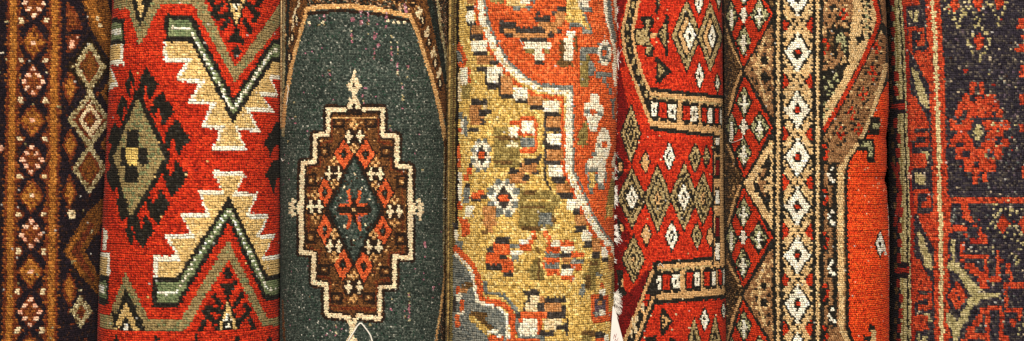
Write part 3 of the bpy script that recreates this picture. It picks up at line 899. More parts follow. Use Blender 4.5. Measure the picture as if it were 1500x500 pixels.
    for y in (256, 318, 392, 462):
        R('blk', 1212, y - 15, 1225, y + 15)
        d.dots('wht', 4.4, 6, 1219, y - 9, 1214, y - 1, 1217.5, y + 6, 1220.5, y + 9)
    # hooks in the bright field
    B(('blk', 1274, 172, 1290, 197), ('grn6', 1279, 180, 1290, 190))
    P('blk', 1258, 203, 1282, 203, 1282, 238, 1270, 238, 1270, 222, 1258, 222)
    P('grn6', 1262, 208, 1279, 208, 1279, 230, 1273, 230, 1273, 216, 1262, 216)
    nest(d, 1289, 358, 6, 19, ['wht', 'wht', 'blk'])
    L('wht', 3.5, 1292, 352, 1297, 372)
    B(('blk', 1272, 476, 1281, 486), ('tn6', 1275, 484, 1283, 520), ('blk', 1264, 492, 1275, 500))
    return d


# ---------------------------------------------------------------- rug 7: aubergine with brick-red flowers
def draft_aubergine():
    d = Draft(1250, 1600, 'nv7')
    s = lambda y: 14 * (1 - math.exp(-max(y, -60) / 230.0)) * 1.06
    R, P, L, Dm, B = d.R, d.P, d.L, d.D, d.B
    d.sh = s

    def RS(c, x0, y0, x1, y1, st=12):
        y = y0
        while y < y1:
            R(c, x0, y, x1, min(y1, y + st))
            y += st
    RS('nav', 1240, -80, 1309, 600)
    RS('kh7', 1306, -80, 1317, 600)
    RS('olv', 1309, -80, 1311, 600)
    RS('blk', 1315.5, -80, 1318, 600)
    RS('nv7', 1318, -80, 1322, 600)
    L('kh7', 3, *sum([[1319.5, y] for y in range(-80, 600, 20)], []))
    RS('rr7', 1321.5, -80, 1326.5, 600)
    RS('nv7', 1327, -80, 1355, 600)
    d.sh = s
    RS('or7', 1355, -80, 1377, 600)
    RS('cr7', 1362.5, -80, 1368.5, 600)
    for a, b, c in ((146, 152, 'nav'), (152, 160, 'rr7'), (160, 167, 'nav'), (384, 392, 'nav'), (392, 400, 'rr7'), (400, 407, 'nav')):
        RS(c, 1298, a, 1319, b)
    for y in list(range(-20, 140, 22)) + list(range(180, 380, 22)) + list(range(415, 520, 22)):
        d.dots('rr7', 6, 14, 1303 + (y * 7 % 5), y)
        d.dots('dkb', 4, 10, 1299, y + 11)
    L('rr7', 5, 1297, 240, 1304, 262, 1306, 285, 1298, 330)
    # motif column, two repeats
    for o in (0, 238, 476):
        RS('or7', 1323, -14 + o, 1346, 8 + o)
        d.dots('kh7', 5, 12, 1332, 20 + o)
        d.dots('kh7', 7, 16, 1340, 24 + o)
        B(('or7', 1327, 40 + o, 1351, 46 + o), ('or7', 1327, 40 + o, 1332, 74 + o), ('or7', 1346, 44 + o, 1351, 66 + o), ('or7', 1338, 58 + o, 1348, 68 + o))
        P('or7', 1330, 76 + o, 1357, 74 + o, 1357, 128 + o, 1350, 118 + o)
        P('kh7', 1330, 100 + o, 1338, 106 + o, 1350, 138 + o, 1354, 160 + o, 1343, 156 + o, 1334, 124 + o)
        P('or7', 1324, 138 + o, 1334, 142 + o, 1352, 178 + o, 1352, 206 + o, 1324, 206 + o)
        P('nv7', 1337, 150 + o, 1350, 172 + o, 1354, 172 + o, 1354, 160 + o)
        B(('nv7', 1332, 188 + o, 1352, 194 + o), ('nv7', 1332, 200 + o, 1350, 207 + o), ('or7', 1334, 194 + o, 1340, 201 + o), ('or7', 1346, 190 + o, 1352, 216 + o),
          ('or7', 1332, 208 + o, 1352, 216 + o), ('nv7', 1326, 218 + o, 1354, 236 + o))
        d.dots('kh7', 9, 12, 1346, 227 + o)
        if o < 200:
            R('nv7', 1325, 236, 1354, 280)
            d.dots('kh7', 8, 14, 1334, 262)
            d.dots('pink', 7, 7, 1322, 258)
    d.sh = None
    # field, top dotted zigzags
    def dots(c, *p):
        d.dots(c, 4.8, 5, *p)
    dots('kh7', 1383, 2, 1388, 10, 1391, 19, 1385, 12, 1397, 28, 1401, 36, 1404, 41, 1408, 24, 1405, 30, 1410, 14, 1412, 4, 1417, 12, 1413, 21,
         1420, 2, 1423, 10, 1427, 20, 1429, 28, 1434, 30, 1440, 22, 1441, 12, 1446, 6, 1452, 8, 1455, 16, 1457, 22, 1462, 28, 1467, 20, 1472, 12,
         1474, 4, 1478, -2, 1462, 36, 1434, 38, 1390, -6, 1398, 20)
    Dm('or7', 1398, 7, 8, 13)
    Dm('or7', 1433, 3, 8, 15)
    Dm('or7', 1463, 3, 8, 14)
    dots('kh7', 1428, 40, 1439, 42, 1423, 51, 1444, 50, 1418, 60, 1449, 58, 1421, 68, 1444, 70, 1424, 76, 1441, 78, 1434, 84, 1436, 90, 1417, 66, 1450, 64, 1432, 36)
    Dm('or7', 1434, 61, 9, 15)
    for x, y, w, h in ((1497, 34, 9, 16), (1492, 40, 8, 8), (1497, 70, 10, 12), (1490, 73, 6, 6), (1498, 104, 10, 18), (1498, 146, 9, 18), (1499, 55, 5, 6), (1497, 188, 8, 10),
                       (1500, 252, 6, 16)):
        d.dots('or7', w, h, x, y)
    # big flower
    B(('or7', 1419, 120, 1428, 140), ('or7', 1434, 120, 1441, 140), ('or7', 1410, 138, 1459, 150), ('or7', 1402, 148, 1462, 166), ('or7', 1398, 160, 1468, 172),
      ('or7', 1391, 175, 1478, 192), ('or7', 1398, 190, 1470, 202), ('or7', 1391, 201, 1478, 216), ('or7', 1400, 214, 1468, 234), ('or7', 1411, 232, 1459, 252),
      ('or7', 1424, 250, 1433, 270), ('or7', 1439, 250, 1445, 268),
      ('nv7', 1420, 139, 1429, 147), ('nv7', 1436, 140, 1440, 146), ('nv7', 1400, 174, 1410, 182), ('nv7', 1400, 208, 1411, 216), ('nv7', 1456, 172, 1464, 180),
      ('nv7', 1458, 200, 1467, 212), ('nv7', 1411, 222, 1420, 230), ('nv7', 1443, 224, 1456, 232), ('nv7', 1427, 236, 1432, 246), ('nv7', 1410, 160, 1416, 172),
      ('nv7', 1454, 164, 1458, 174), ('nv7', 1391, 192, 1398, 200), ('nv7', 1470, 192, 1478, 200), ('nv7', 1405, 170, 1412, 176))
    for k in range(16):
        x, y = 1434 + random.uniform(-42, 42), 194 + random.uniform(-54, 54)
        if abs(x - 1434) / 46 + abs(y - 194) / 74 < .95:
            d.dots('nv7', 4, 3.4, x, y)
    Dm('nv7', 1432, 195, 15, 27)
    B(('kh7', 1425, 191, 1440, 198), ('kh7', 1429, 183, 1436, 206))
    dots('kh7', 1463, 192, 1460, 214, 1444, 228, 1454, 182)
    # bar
    R('or7', 1386, 288, 1600, 297)
    R('or7', 1386, 298, 1393, 342)
    B(('or7', 1408, 298, 1419, 322), ('or7', 1394, 330, 1414, 340), ('or7', 1388, 334, 1412, 340), ('or7', 1418, 316, 1426, 326), ('or7', 1426, 326, 1432, 334), ('or7', 1432, 334, 1438, 344),
      ('or7', 1434, 344, 1445, 357), ('or7', 1412, 342, 1416, 347), ('rr7', 1420, 350, 1436, 358))
    dots('gry', 1398, 308, 1398, 317, 1394, 324)
    dots('kh7', 1457, 300, 1464, 308, 1473, 307, 1456, 318, 1452, 326, 1459, 334, 1466, 340, 1474, 341, 1480, 332, 1484, 324, 1487, 333, 1489, 312, 1481, 308, 1494, 342, 1496, 306, 1462, 314, 1478, 316)
    Dm('or7', 1469, 329, 10, 15)
    Dm('or7', 1500, 328, 9, 14)
    # angular lower figure
    R('kh7', 1393, 350, 1399, 386)
    P('kh7', 1390, 384, 1404, 386, 1414, 400, 1436, 422, 1436, 440, 1424, 452, 1414, 474, 1404, 484, 1402, 520, 1397, 520, 1394, 484, 1384, 470, 1384, 456, 1396, 464, 1402, 470,
      1408, 456, 1414, 446, 1422, 432, 1408, 414, 1396, 398, 1386, 394)
    R('kh7', 1430, 430, 1467, 437)
    Dm('nv7', 1402, 434, 19, 34)
    Dm('or7', 1402, 434, 15, 22)
    d.dots('nv7', 4, 5, 1398, 430, 1405, 438)
    B(('or7', 1406, 354, 1412, 384), ('or7', 1408, 373, 1447, 380), ('or7', 1441, 378, 1447, 422), ('or7', 1412, 386, 1428, 393), ('or7', 1418, 393, 1434, 400), ('or7', 1426, 398, 1441, 404),
      ('or7', 1432, 406, 1466, 413), ('or7', 1436, 413, 1444, 422), ('or7', 1458, 366, 1464, 414), ('or7', 1464, 378, 1470, 386), ('or7', 1474, 386, 1479, 400), ('or7', 1478, 398, 1483, 412),
      ('or7', 1471, 414, 1500, 422), ('or7', 1471, 420, 1476, 452), ('or7', 1472, 450, 1498, 458), ('or7', 1490, 456, 1496, 470), ('or7', 1480, 468, 1488, 480),
      ('or7', 1446, 447, 1468, 455), ('or7', 1463, 452, 1469, 520), ('or7', 1444, 455, 1450, 520), ('or7', 1436, 452, 1446, 460), ('or7', 1430, 462, 1438, 472), ('or7', 1424, 470, 1434, 478),
      ('or7', 1416, 478, 1428, 490), ('or7', 1412, 488, 1450, 496), ('or7', 1406, 496, 1416, 520), ('or7', 1468, 492, 1476, 500))
    dots('kh7', 1488, 376, 1493, 366, 1488, 388, 1485, 396, 1491, 384, 1497, 358, 1491, 490, 1494, 482, 1498, 476)
    for _ in range(110):
        x, y = random.uniform(1380, 1500), random.uniform(0, 500)
        if d.a[int(y - d.y0), int(x - d.x0)] == Y['nv7']:
            d.dots(random.choice(['pur', 'nav', 'nav', 'rr7']), 3.8, 3.4, x, y)
    for _ in range(150):
        x = random.choice([1478, 1484, 1490, 1472, 1466, 1455, 1486, 1448])
        d.dots(random.choice(['kh7', 'pur', 'gry', 'pur']), 2.4, 2.6, x + random.uniform(-1, 1), random.uniform(100, 440))
    return d


# ------------------------------------------------------------------ materials
def wool_material(name, rough=0.88, sheen=0.04, weave=260.0):
    m = bpy.data.materials.new(name)
    m.use_nodes = True
    nt = m.node_tree
    b = nt.nodes['Principled BSDF']
    at = nt.nodes.new('ShaderNodeAttribute')
    at.attribute_name = 'knot_colour'
    tc = nt.nodes.new('ShaderNodeTexCoord')
    n1 = nt.nodes.new('ShaderNodeTexNoise')
    n1.inputs['Scale'].default_value = 9.0
    n1.inputs['Detail'].default_value = 4
    mp = nt.nodes.new('ShaderNodeMapping')
    mp.inputs['Scale'].default_value = (1.0, 1.0, 3.0)
    n2 = nt.nodes.new('ShaderNodeTexNoise')
    n2.inputs['Scale'].default_value = 900.0
    n2.inputs['Detail'].default_value = 2
    r1 = nt.nodes.new('ShaderNodeMapRange')
    r1.inputs['From Min'].default_value = .3
    r1.inputs['From Max'].default_value = .7
    r1.inputs['To Min'].default_value = .86
    r1.inputs['To Max'].default_value = 1.12
    r2 = nt.nodes.new('ShaderNodeMapRange')
    r2.inputs['From Min'].default_value = .3
    r2.inputs['From Max'].default_value = .7
    r2.inputs['To Min'].default_value = .72
    r2.inputs['To Max'].default_value = 1.25
    mu = nt.nodes.new('ShaderNodeMath')
    mu.operation = 'MULTIPLY'
    vm = nt.nodes.new('ShaderNodeVectorMath')
    vm.operation = 'SCALE'
    L = nt.links.new
    L(tc.outputs['Object'], mp.inputs['Vector'])
    L(mp.outputs['Vector'], n1.inputs['Vector'])
    L(tc.outputs['Object'], n2.inputs['Vector'])
    L(n1.outputs['Fac'], r1.inputs['Value'])
    L(n2.outputs['Fac'], r2.inputs['Value'])
    L(r1.outputs['Result'], mu.inputs[0])
    L(r2.outputs['Result'], mu.inputs[1])
    L(at.outputs['Color'], vm.inputs[0])
    L(mu.outputs['Value'], vm.inputs['Scale'])
    L(vm.outputs['Vector'], b.inputs['Base Color'])
    b.inputs['Roughness'].default_value = rough
    b.inputs['Specular IOR Level'].default_value = 0.12
    b.inputs['Sheen Weight'].default_value = sheen
    b.inputs['Sheen Roughness'].default_value = 0.5
    return m


def plain(name, rgb, rough=0.9, nscale=300, amt=0.25):
    m = bpy.data.materials.new(name)
    m.use_nodes = True
    nt = m.node_tree
    b = nt.nodes['Principled BSDF']
    n = nt.nodes.new('ShaderNodeTexNoise')
    n.inputs['Scale'].default_value = nscale
    r = nt.nodes.new('ShaderNodeValToRGB')
    c = s2l(rgb)
    r.color_ramp.elements[0].position = .3
    r.color_ramp.elements[1].position = .7
    r.color_ramp.elements[0].color = (*(c * (1 - amt)), 1)
    r.color_ramp.elements[1].color = (*np.minimum(1, c * (1 + amt * .5)), 1)
    tc = nt.nodes.new('ShaderNodeTexCoord')
    nt.links.new(tc.outputs['Object'], n.inputs['Vector'])
    nt.links.new(n.outputs['Fac'], r.inputs['Fac'])
    nt.links.new(r.outputs['Color'], b.inputs['Base Color'])
    b.inputs['Roughness'].default_value = rough
    b.inputs['Specular IOR Level'].default_value = 0.2
    return m


WOOL = wool_material('wool_knots')
FRINGE = plain('cotton_fringe', (238, 232, 222), .9, 400, .12)
PAPER = plain('tag_paper', (222, 214, 208), .6, 60, .05)
INK = plain('tag_ink', (150, 84, 74), .6, 60, .1)
CORD = plain('cotton_cord', (236, 228, 214), .8, 500, .2)
DARKW = plain('wall_gap_shade', (16, 13, 11), .95, 6, .3)  # near black: shade between the rolls put into the wall colour


# ------------------------------------------------------------------ helpers
def mesh_obj(name, V, F, mat, parent=None, smooth=True, cols=None):
    me = bpy.data.meshes.new(name)
    V = np.asarray(V, dtype=np.float32)
    F = np.asarray(F, dtype=np.int32)
    k = F.shape[1]
    me.vertices.add(len(V))
    me.vertices.foreach_set('co', V.ravel())
    me.loops.add(F.size)
    me.loops.foreach_set('vertex_index', F.ravel())
    me.polygons.add(len(F))
    me.polygons.foreach_set('loop_start', np.arange(0, F.size, k, dtype=np.int32))
    me.update(calc_edges=True)
    me.validate()
    me.polygons.foreach_set('use_smooth', np.full(len(me.polygons), smooth))
    if cols is not None and len(me.polygons) == len(F):
        a = me.attributes.new('knot_colour', 'FLOAT_COLOR', 'FACE')
        c4 = np.ones((len(F), 4), dtype=np.float32)
        c4[:, :3] = cols
        a.data.foreach_set('color', c4.ravel())
    me.materials.append(mat)
    o = bpy.data.objects.new(name, me)
    col.objects.link(o)
    if parent is not None:
        o.parent = parent
    return o


def smooth_noise(n, m, cells_n, cells_m):
    """low-frequency 2-D noise on an n x m grid, range about -1..1"""
    g = rng.uniform(-1, 1, (cells_n + 3, cells_m + 3))
    a = np.linspace(0, cells_n, n, endpoint=False)
    b = np.linspace(0, cells_m, m, endpoint=False)
    ai = a.astype(int)
    bi = b.astype(int)
    af = a - ai
    bf = b - bi
    af = af * af * (3 - 2 * af)
    bf = bf * bf * (3 - 2 * bf)
    A = g[ai][:, bi]
    B = g[ai][:, bi + 1]
    C = g[ai + 1][:, bi]
    E = g[ai + 1][:, bi + 1]
    return (A * (1 - bf) + B * bf) * (1 - af)[:, None] + (C * (1 - bf) + E * bf) * af[:, None]


def interp(t, pts):
    return np.interp(t, [p[0] for p in pts], [p[1] for p in pts])


class Roll:
    """cross-section geometry of one rolled rug; all in mm, z up, y away from the camera"""

    def __init__(s, left, right, yfront, depth):
        s.left, s.right, s.yf, s.dep = left, right, yfront, depth * 1.2

    def centre(s, py):
        l, r = interp(py, s.left), interp(py, s.right)
        R = (r - l) / 2
        cx = (r + l) / 2
        yc = s.yf + s.dep
        k = (D + yc) / D
        return (cx - 750) * k, yc, R * k

    def surf(s, th, py, h=0.0):
        """th: angle from the direction that faces the camera"""
        cx, yc, R = s.centre(py)
        z = (250 - py) * (D + s.yf) / D
        face = np.arctan2(cx, D + yc)
        a = th - face
        # slightly squarish section as soft rolls press on each other
        n = 1 + 0.018 * np.cos(4 * (a - 0.78))
        X = cx + (R * n + h) * np.sin(a)
        Yv = yc - (s.dep * n + h) * np.cos(a)
        return X, Yv, z


ZMIN, ZMAX = -45, 545        # span of woven detail along the roll (draft rows)


def build_rug(roll, draft, pw, ph, label, category='rug', bump=0.46, slant=0.25, brick=True, gapc=0.36, gapcol=0.32, dents=(), lintp=.0018, name_part='woven_pile', wob=1.2):
    root = bpy.data.objects.new('rolled_rug', None)
    col.objects.link(root)
    root['label'] = label
    root['category'] = category
    root['group'] = 'rolled rugs standing side by side'
    cx, yc, R = roll.centre(250)
    root.location = (cx * MM, yc * MM, -0.33)
    span = math.radians(112)
    n_u = int(2 * span * R / pw)
    n_v = int((ZMAX - ZMIN) / ph)
    # knot centres
    U = (np.arange(n_u) + .5) / n_u * 2 * span - span
    V = ZMIN + (np.arange(n_v) + .5) * ph
    du = 2 * span / n_u
    ju = rng.normal(0, .10, (n_v, n_u))
    drift = np.cumsum(rng.normal(0, .09, n_v)) if not brick else rng.normal(0, .06, n_v)
    rowoff = (drift + rng.normal(0, .13, n_v))[:, None] + (0.5 * (np.arange(n_v) % 2)[:, None] if brick else 0)
    wav = smooth_noise(n_v, n_u, 9, 7) * wob        # weft rows wander a little
    uc = U[None, :] + (ju + rowoff) * du
    vc = V[:, None] + wav + (rng.normal(0, .09, (n_v, n_u)) + rng.normal(0, .06, (n_v, 1))) * ph
    hk = ph * bump * rng.uniform(.65, 1.3, (n_v, n_u))
    tilt = rng.normal(0, .12, (n_v, n_u))
    low = smooth_noise(n_v, n_u, 5, 5) * 1.6 + smooth_noise(n_v, n_u, 22, 16) * .45
    for dpx, dpy, sx, sy, dd in dents:       # soft creases pressed into the roll (mm)
        xk0, yk0, zk0 = roll.surf(uc, vc)
        low -= dd * np.exp(-((750 + xk0 * D / (D + yk0) - dpx) / sx) ** 2 - ((vc - dpy) / sy) ** 2)
    # vertices: 3 x 3 per knot
    fu = np.array([-.35, 0, .35])
    fv = np.array([-.38, 0, .38])
    TH = np.zeros((n_v, 3, n_u, 3))
    PY = np.zeros_like(TH)
    H = np.zeros_like(TH)
    prof = np.array([0.0, 1.0, 0.0])
    for a in range(3):
        for b in range(3):
            TH[:, a, :, b] = uc + (fu[b] + slant * fv[a]) * du
            PY[:, a, :, b] = vc + fv[a] * ph
            corner = (a != 1) + (b != 1)
            H[:, a, :, b] = low + (hk * (1.0, .34, 0.0)[corner] if corner < 2 else 0)
            if a != 1:
                H[:, a, :, b] -= ph * .08
            if b != 1:
                H[:, a, :, b] -= ph * .12
            H[:, a, :, b] += tilt * fv[a] * ph
    NV, NU = n_v * 3, n_u * 3
    TH = TH.reshape(NV, NU)
    PY = PY.reshape(NV, NU)
    H = H.reshape(NV, NU)
    X, Yv, Z = roll.surf(TH, PY, H)
    ox, oy, oz = root.location
    Vt = np.stack([X * MM - ox, Yv * MM - oy, Z * MM - oz], -1).reshape(-1, 3)
    i, j = np.mgrid[0:NV - 1, 0:NU - 1]
    a = i * NU + j
    F = np.stack([a, a + 1, a + NU + 1, a + NU], -1).reshape(-1, 4)[:, ::-1]
    # colour: look the knot up in the draft
    limit = math.radians(71)
    uk = np.clip(uc, -limit, limit)
    xk, yk, zk = roll.surf(uk, vc)
    pxk = 750 + xk * D / (D + yk) + (uc - uk) * roll.centre(vc)[2] * 0.31
    pyk = 250 - zk * D / (D + yk)
    ix = np.clip((pxk - draft.x0).astype(int), 0, draft.w - 1)
    iy = np.clip((pyk - draft.y0).astype(int), 0, draft.h - 1)
    idx = draft.a[iy, ix]
    rr = rng.random(idx.shape)
    var = (rr[..., None] > CUM[idx]).sum(-1)
    kc = PAL[idx, np.minimum(var, PALMAX - 1)]
    # abrash: dye lots vary by row, yarn by yarn
    lot = 1 + rng.normal(0, .045, (n_v, 1)) + smooth_noise(n_v, n_u, 14, 3) * .07
    kc = kc * (lot * (1 + rng.normal(0, .15, idx.shape)))[..., None]
    lint = rng.random(idx.shape) < lintp
    kc[lint] = kc[lint] * .45 + np.array([.75, .7, .62]) * .5
    kc = np.clip(kc, 0.004, .92)
    fi = np.minimum(i // 3, n_v - 1)
    fj = np.minimum(j // 3, n_u - 1)
    ra, rb = i % 3, j % 3
    fc = kc[fi, fj]
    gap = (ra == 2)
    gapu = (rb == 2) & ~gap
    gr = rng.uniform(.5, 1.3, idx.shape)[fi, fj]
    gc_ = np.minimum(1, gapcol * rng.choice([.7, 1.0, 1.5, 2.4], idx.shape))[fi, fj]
    fc = np.where(gap[..., None], fc * (gapc * gr)[..., None], fc)  # shade between knot rows painted in as darkened knot colour
    fc = np.where(gapu[..., None], fc * gc_[..., None], fc)  # likewise painted shade between neighbouring knots in a row
    fc = np.where((gap & (rb == 2))[..., None], fc * .35, fc)  # pores where gaps cross, painted darkest
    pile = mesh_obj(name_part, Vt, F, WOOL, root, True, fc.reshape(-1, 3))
    # the rest of the roll: back and plain continuation above and below, one part
    bk = np.radians(np.linspace(108, 252, 40))
    rows = np.linspace(ZMIN - 2, ZMAX + 2, 30)
    T2, P2 = np.meshgrid(bk, rows)
    X2, Y2, Z2 = roll.surf(T2, P2, -1.0)
    V2 = np.stack([X2 * MM - ox, Y2 * MM - oy, Z2 * MM - oz], -1).reshape(-1, 3)
    ii, jj = np.mgrid[0:29, 0:39]
    q = ii * 40 + jj
    F2 = np.stack([q, q + 1, q + 41, q + 40], -1).reshape(-1, 4)[:, ::-1]
    c2 = np.tile(np.array([.09, .06, .04]), (len(F2), 1))
    # rolled ends: a spiral of wound layers
    nt_ = 420
    for zend, up in ((ZMIN + 1, 1), (ZMAX - 1, -1)):
        t = np.linspace(0, 1, nt_)
        ang = t * 2 * math.pi * 7
        rad = 1 - t * .9
        cx0, yc0, R0 = roll.centre(zend)
        zz = (250 - zend) * (D + roll.yf) / D
        base = len(V2)
        outer = np.stack([cx0 + R0 * rad * np.sin(ang), yc0 - roll.dep * rad * np.cos(ang), np.full(nt_, zz)], -1)
        rin = np.maximum(rad - .11, 0.01)
        inner = np.stack([cx0 + R0 * rin * np.sin(ang), yc0 - roll.dep * rin * np.cos(ang), np.full(nt_, zz - up * 1.5)], -1)
        vv = np.concatenate([outer, inner]) * MM - np.array([ox, oy, oz])
        V2 = np.concatenate([V2, vv])
        k = np.arange(nt_ - 1)
        F3 = np.stack([base + k, base + k + 1, base + nt_ + k + 1, base + nt_ + k], -1)
        F2 = np.concatenate([F2, F3])
        c2 = np.concatenate([c2, np.tile(np.array([.16, .11, .07]), (len(F3), 1))])
    mesh_obj('rolled_core', V2, F2, WOOL, root, True, c2)
    # loose wool fibres standing off the pile
    fuzz(root, roll, kc, uc, vc, (ox, oy, oz), n=int(420))
    return root


def ribbon(Vs, Fs, pts, w0, w1, side):
    """thin flat strand through pts"""
    n = len(pts)
    b = len(Vs)
    for k, p in enumerate(pts):
        w = w0 + (w1 - w0) * k / (n - 1)
        Vs.append([p[0] - side[0] * w, p[1] - side[1] * w, p[2] - side[2] * w])
        Vs.append([p[0] + side[0] * w, p[1] + side[1] * w, p[2] + side[2] * w])
    for k in range(n - 1):
        q = b + 2 * k
        Fs.append([q, q + 1, q + 3, q + 2])


def tube(Vs, Fs, pts, r0, r1=None, seg=6):
    r1 = r0 if r1 is None else r1
    pts = [np.array(p, float) for p in pts]
    n = len(pts)
    b = len(Vs)
    for k, p in enumerate(pts):
        t = pts[min(k + 1, n - 1)] - pts[max(k - 1, 0)]
        t = t / (np.linalg.norm(t) + 1e-9)
        ref = np.array([0, 1, 0.]) if abs(t[1]) < .9 else np.array([1., 0, 0])
        u = np.cross(t, ref)
        u /= np.linalg.norm(u)
        v = np.cross(t, u)
        r = r0 + (r1 - r0) * k / (n - 1)
        for s in range(seg):
            a = 2 * math.pi * s / seg
            q = p + (u * math.cos(a) + v * math.sin(a)) * r
            Vs.append(list(q))
    for k in range(n - 1):
        for s in range(seg):
            s2 = (s + 1) % seg
            Fs.append([b + k * seg + s, b + k * seg + s2, b + (k + 1) * seg + s2, b + (k + 1) * seg + s])


def fuzz(root, roll, kc, uc, vc, o, n=400):
    Vs, Fs, C = [], [], []
    nv, nu = uc.shape
    for _ in range(n):
        i, j = random.randrange(nv), random.randrange(nu)
        th, py = uc[i, j], vc[i, j]
        if abs(th) > 1.7:
            continue
        ln = random.uniform(2, 5)
        if random.random() < .03:
            ln *= 2.2
        dth, dpy = random.uniform(-.03, .03), random.uniform(-1, 1)
        pts = []
        for k in range(4):
            t = k / 3
            x, y, z = roll.surf(th + dth * t * ln / 4 + random.uniform(-.002, .002), py + dpy * t * ln, .6 + math.sin(t * 2.2) * ln * .42)
            pts.append((float(x) * MM - o[0], float(y) * MM - o[1], float(z) * MM - o[2]))
        f0 = len(Fs)
        ribbon(Vs, Fs, pts, .00016, .00008, (.7, 0, .7))
        c = np.minimum(kc[i, j] * .6 + .18 * random.random(), .8)
        C += [c] * (len(Fs) - f0)
    if Fs:
        mesh_obj('loose_fibres', Vs, Fs, WOOL, root, True, np.array(C))['kind'] = 'stuff'


def selvedge(root, roll, th_fn, y0, y1, r, rgb, rgb2, step=3.2, lift=0.5, name='selvedge'):
    """overcast edge cord: many slanted stitches round a core"""
    o = root.location
    Vs, Fs, C = [], [], []
    py = y0
    k = 0
    while py < y1:
        th = th_fn(py)
        rr = r * random.uniform(.85, 1.15)
        b = len(Vs)
        seg = 8
        for a, f in ((-.5, .72), (0, 1.0), (.5, .72)):
            x, y, z = roll.surf(th, py + a * step, lift)
            for s in range(seg):
                an = 2 * math.pi * s / seg
                Vs.append([float(x) * MM - o[0] + math.cos(an) * rr * f * MM, float(y) * MM - o[1] + math.sin(an) * rr * f * MM,
                           float(z) * MM - o[2] + math.cos(an) * .25 * step * MM])
        f0 = len(Fs)
        for q in range(2):
            for s in range(seg):
                s2 = (s + 1) % seg
                Fs.append([b + q * seg + s, b + q * seg + s2, b + (q + 1) * seg + s2, b + (q + 1) * seg + s])
        c = s2l(rgb if random.random() < .7 else rgb2) * random.uniform(.75, 1.15)
        C += [c] * (len(Fs) - f0)
        py += step
        k += 1
    return mesh_obj(name, Vs, Fs, WOOL, root, True, np.array(C))


# ------------------------------------------------------------------ the seven rolls
rolls = {
    'dark': Roll([(0, -38), (500, -50)], [(0, 176), (250, 164), (500, 153)], 26, 100),
    'kilim': Roll([(0, 169), (80, 166), (200, 159), (330, 153), (500, 147)], [(0, 415), (250, 413), (500, 410)], -4, 122),
    'green': Roll([(0, 411), (250, 411), (500, 411)], [(0, 664), (120, 660), (250, 658), (400, 658), (500, 656)], 16, 122),
    'gold': Roll([(0, 657), (250, 655), (500, 653)], [(0, 906), (100, 907), (250, 903), (400, 902), (500, 904)], -14, 124),
    'hexagon': Roll([(0, 886), (250, 884), (500, 886)], [(0, 1057), (250, 1059), (500, 1063)], 58, 84),
    'cream': Roll([(0, 1060), (250, 1060), (500, 1062)], [(0, 1294), (150, 1299), (200, 1296), (280, 1296), (330, 1299), (500, 1299)], -4, 118),
    'aubergine': Roll([(0, 1301), (250, 1304), (500, 1304)], [(0, 1556), (500, 1562)], 14, 126),
}

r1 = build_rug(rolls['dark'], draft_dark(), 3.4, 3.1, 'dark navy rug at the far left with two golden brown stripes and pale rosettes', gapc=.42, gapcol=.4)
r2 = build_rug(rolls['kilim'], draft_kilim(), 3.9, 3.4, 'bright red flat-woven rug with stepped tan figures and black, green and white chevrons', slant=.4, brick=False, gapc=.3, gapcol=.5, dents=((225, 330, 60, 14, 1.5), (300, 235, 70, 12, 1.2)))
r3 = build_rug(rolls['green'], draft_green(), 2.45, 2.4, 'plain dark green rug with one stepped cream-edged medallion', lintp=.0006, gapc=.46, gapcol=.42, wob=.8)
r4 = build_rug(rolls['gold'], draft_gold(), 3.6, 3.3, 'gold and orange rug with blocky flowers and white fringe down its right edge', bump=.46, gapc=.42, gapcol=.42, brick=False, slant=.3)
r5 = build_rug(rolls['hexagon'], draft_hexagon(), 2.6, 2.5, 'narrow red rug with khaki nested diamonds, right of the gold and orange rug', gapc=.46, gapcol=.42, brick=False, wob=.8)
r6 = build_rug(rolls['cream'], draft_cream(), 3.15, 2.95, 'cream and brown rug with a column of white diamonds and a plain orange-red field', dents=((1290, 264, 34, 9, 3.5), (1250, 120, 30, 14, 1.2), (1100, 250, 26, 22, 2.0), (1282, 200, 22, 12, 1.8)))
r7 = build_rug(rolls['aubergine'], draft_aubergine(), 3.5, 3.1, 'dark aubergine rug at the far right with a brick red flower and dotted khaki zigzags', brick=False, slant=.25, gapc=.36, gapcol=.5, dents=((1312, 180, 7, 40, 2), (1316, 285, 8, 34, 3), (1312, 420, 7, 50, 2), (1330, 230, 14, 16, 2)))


# edge cords
def at_px(roll, fn):
    """angle at which the roll's surface stands at a given draft column"""
    def th(py):
        cx, yc, R = roll.centre(py)
        c = 750 + cx * D / (D + yc)
        rr = R * D / (D + yc)
        return math.asin(max(-1, min(1, (fn(py) - c) / rr)))
    return th


selvedge(r3, rolls['green'], at_px(rolls['green'], lambda y: 416 - .002 * y), ZMIN, 186, 2.0, (190, 160, 116), (140, 108, 70), 3.0)
selvedge(r3, rolls['green'], at_px(rolls['green'], lambda y: 653.5), 60, ZMAX, 1.9, (150, 124, 78), (92, 70, 42), 3.0)
selvedge(r4, rolls['gold'], at_px(rolls['gold'], lambda y: 661.5 - .004 * y), ZMIN, ZMAX, 3.4, (158, 128, 74), (116, 88, 50), 3.6, lift=1.0)
selvedge(r6, rolls['cream'], at_px(rolls['cream'], lambda y: 1297.2), 284, 432, 1.1, (196, 184, 170), (120, 104, 92), 2.6, lift=.2)

# ------------------------------------------------------------------ fringe on the gold rug's right edge
Vs, Fs = [], []
o = r4.location
rl = rolls['gold']
thr = at_px(rl, lambda y: 905)


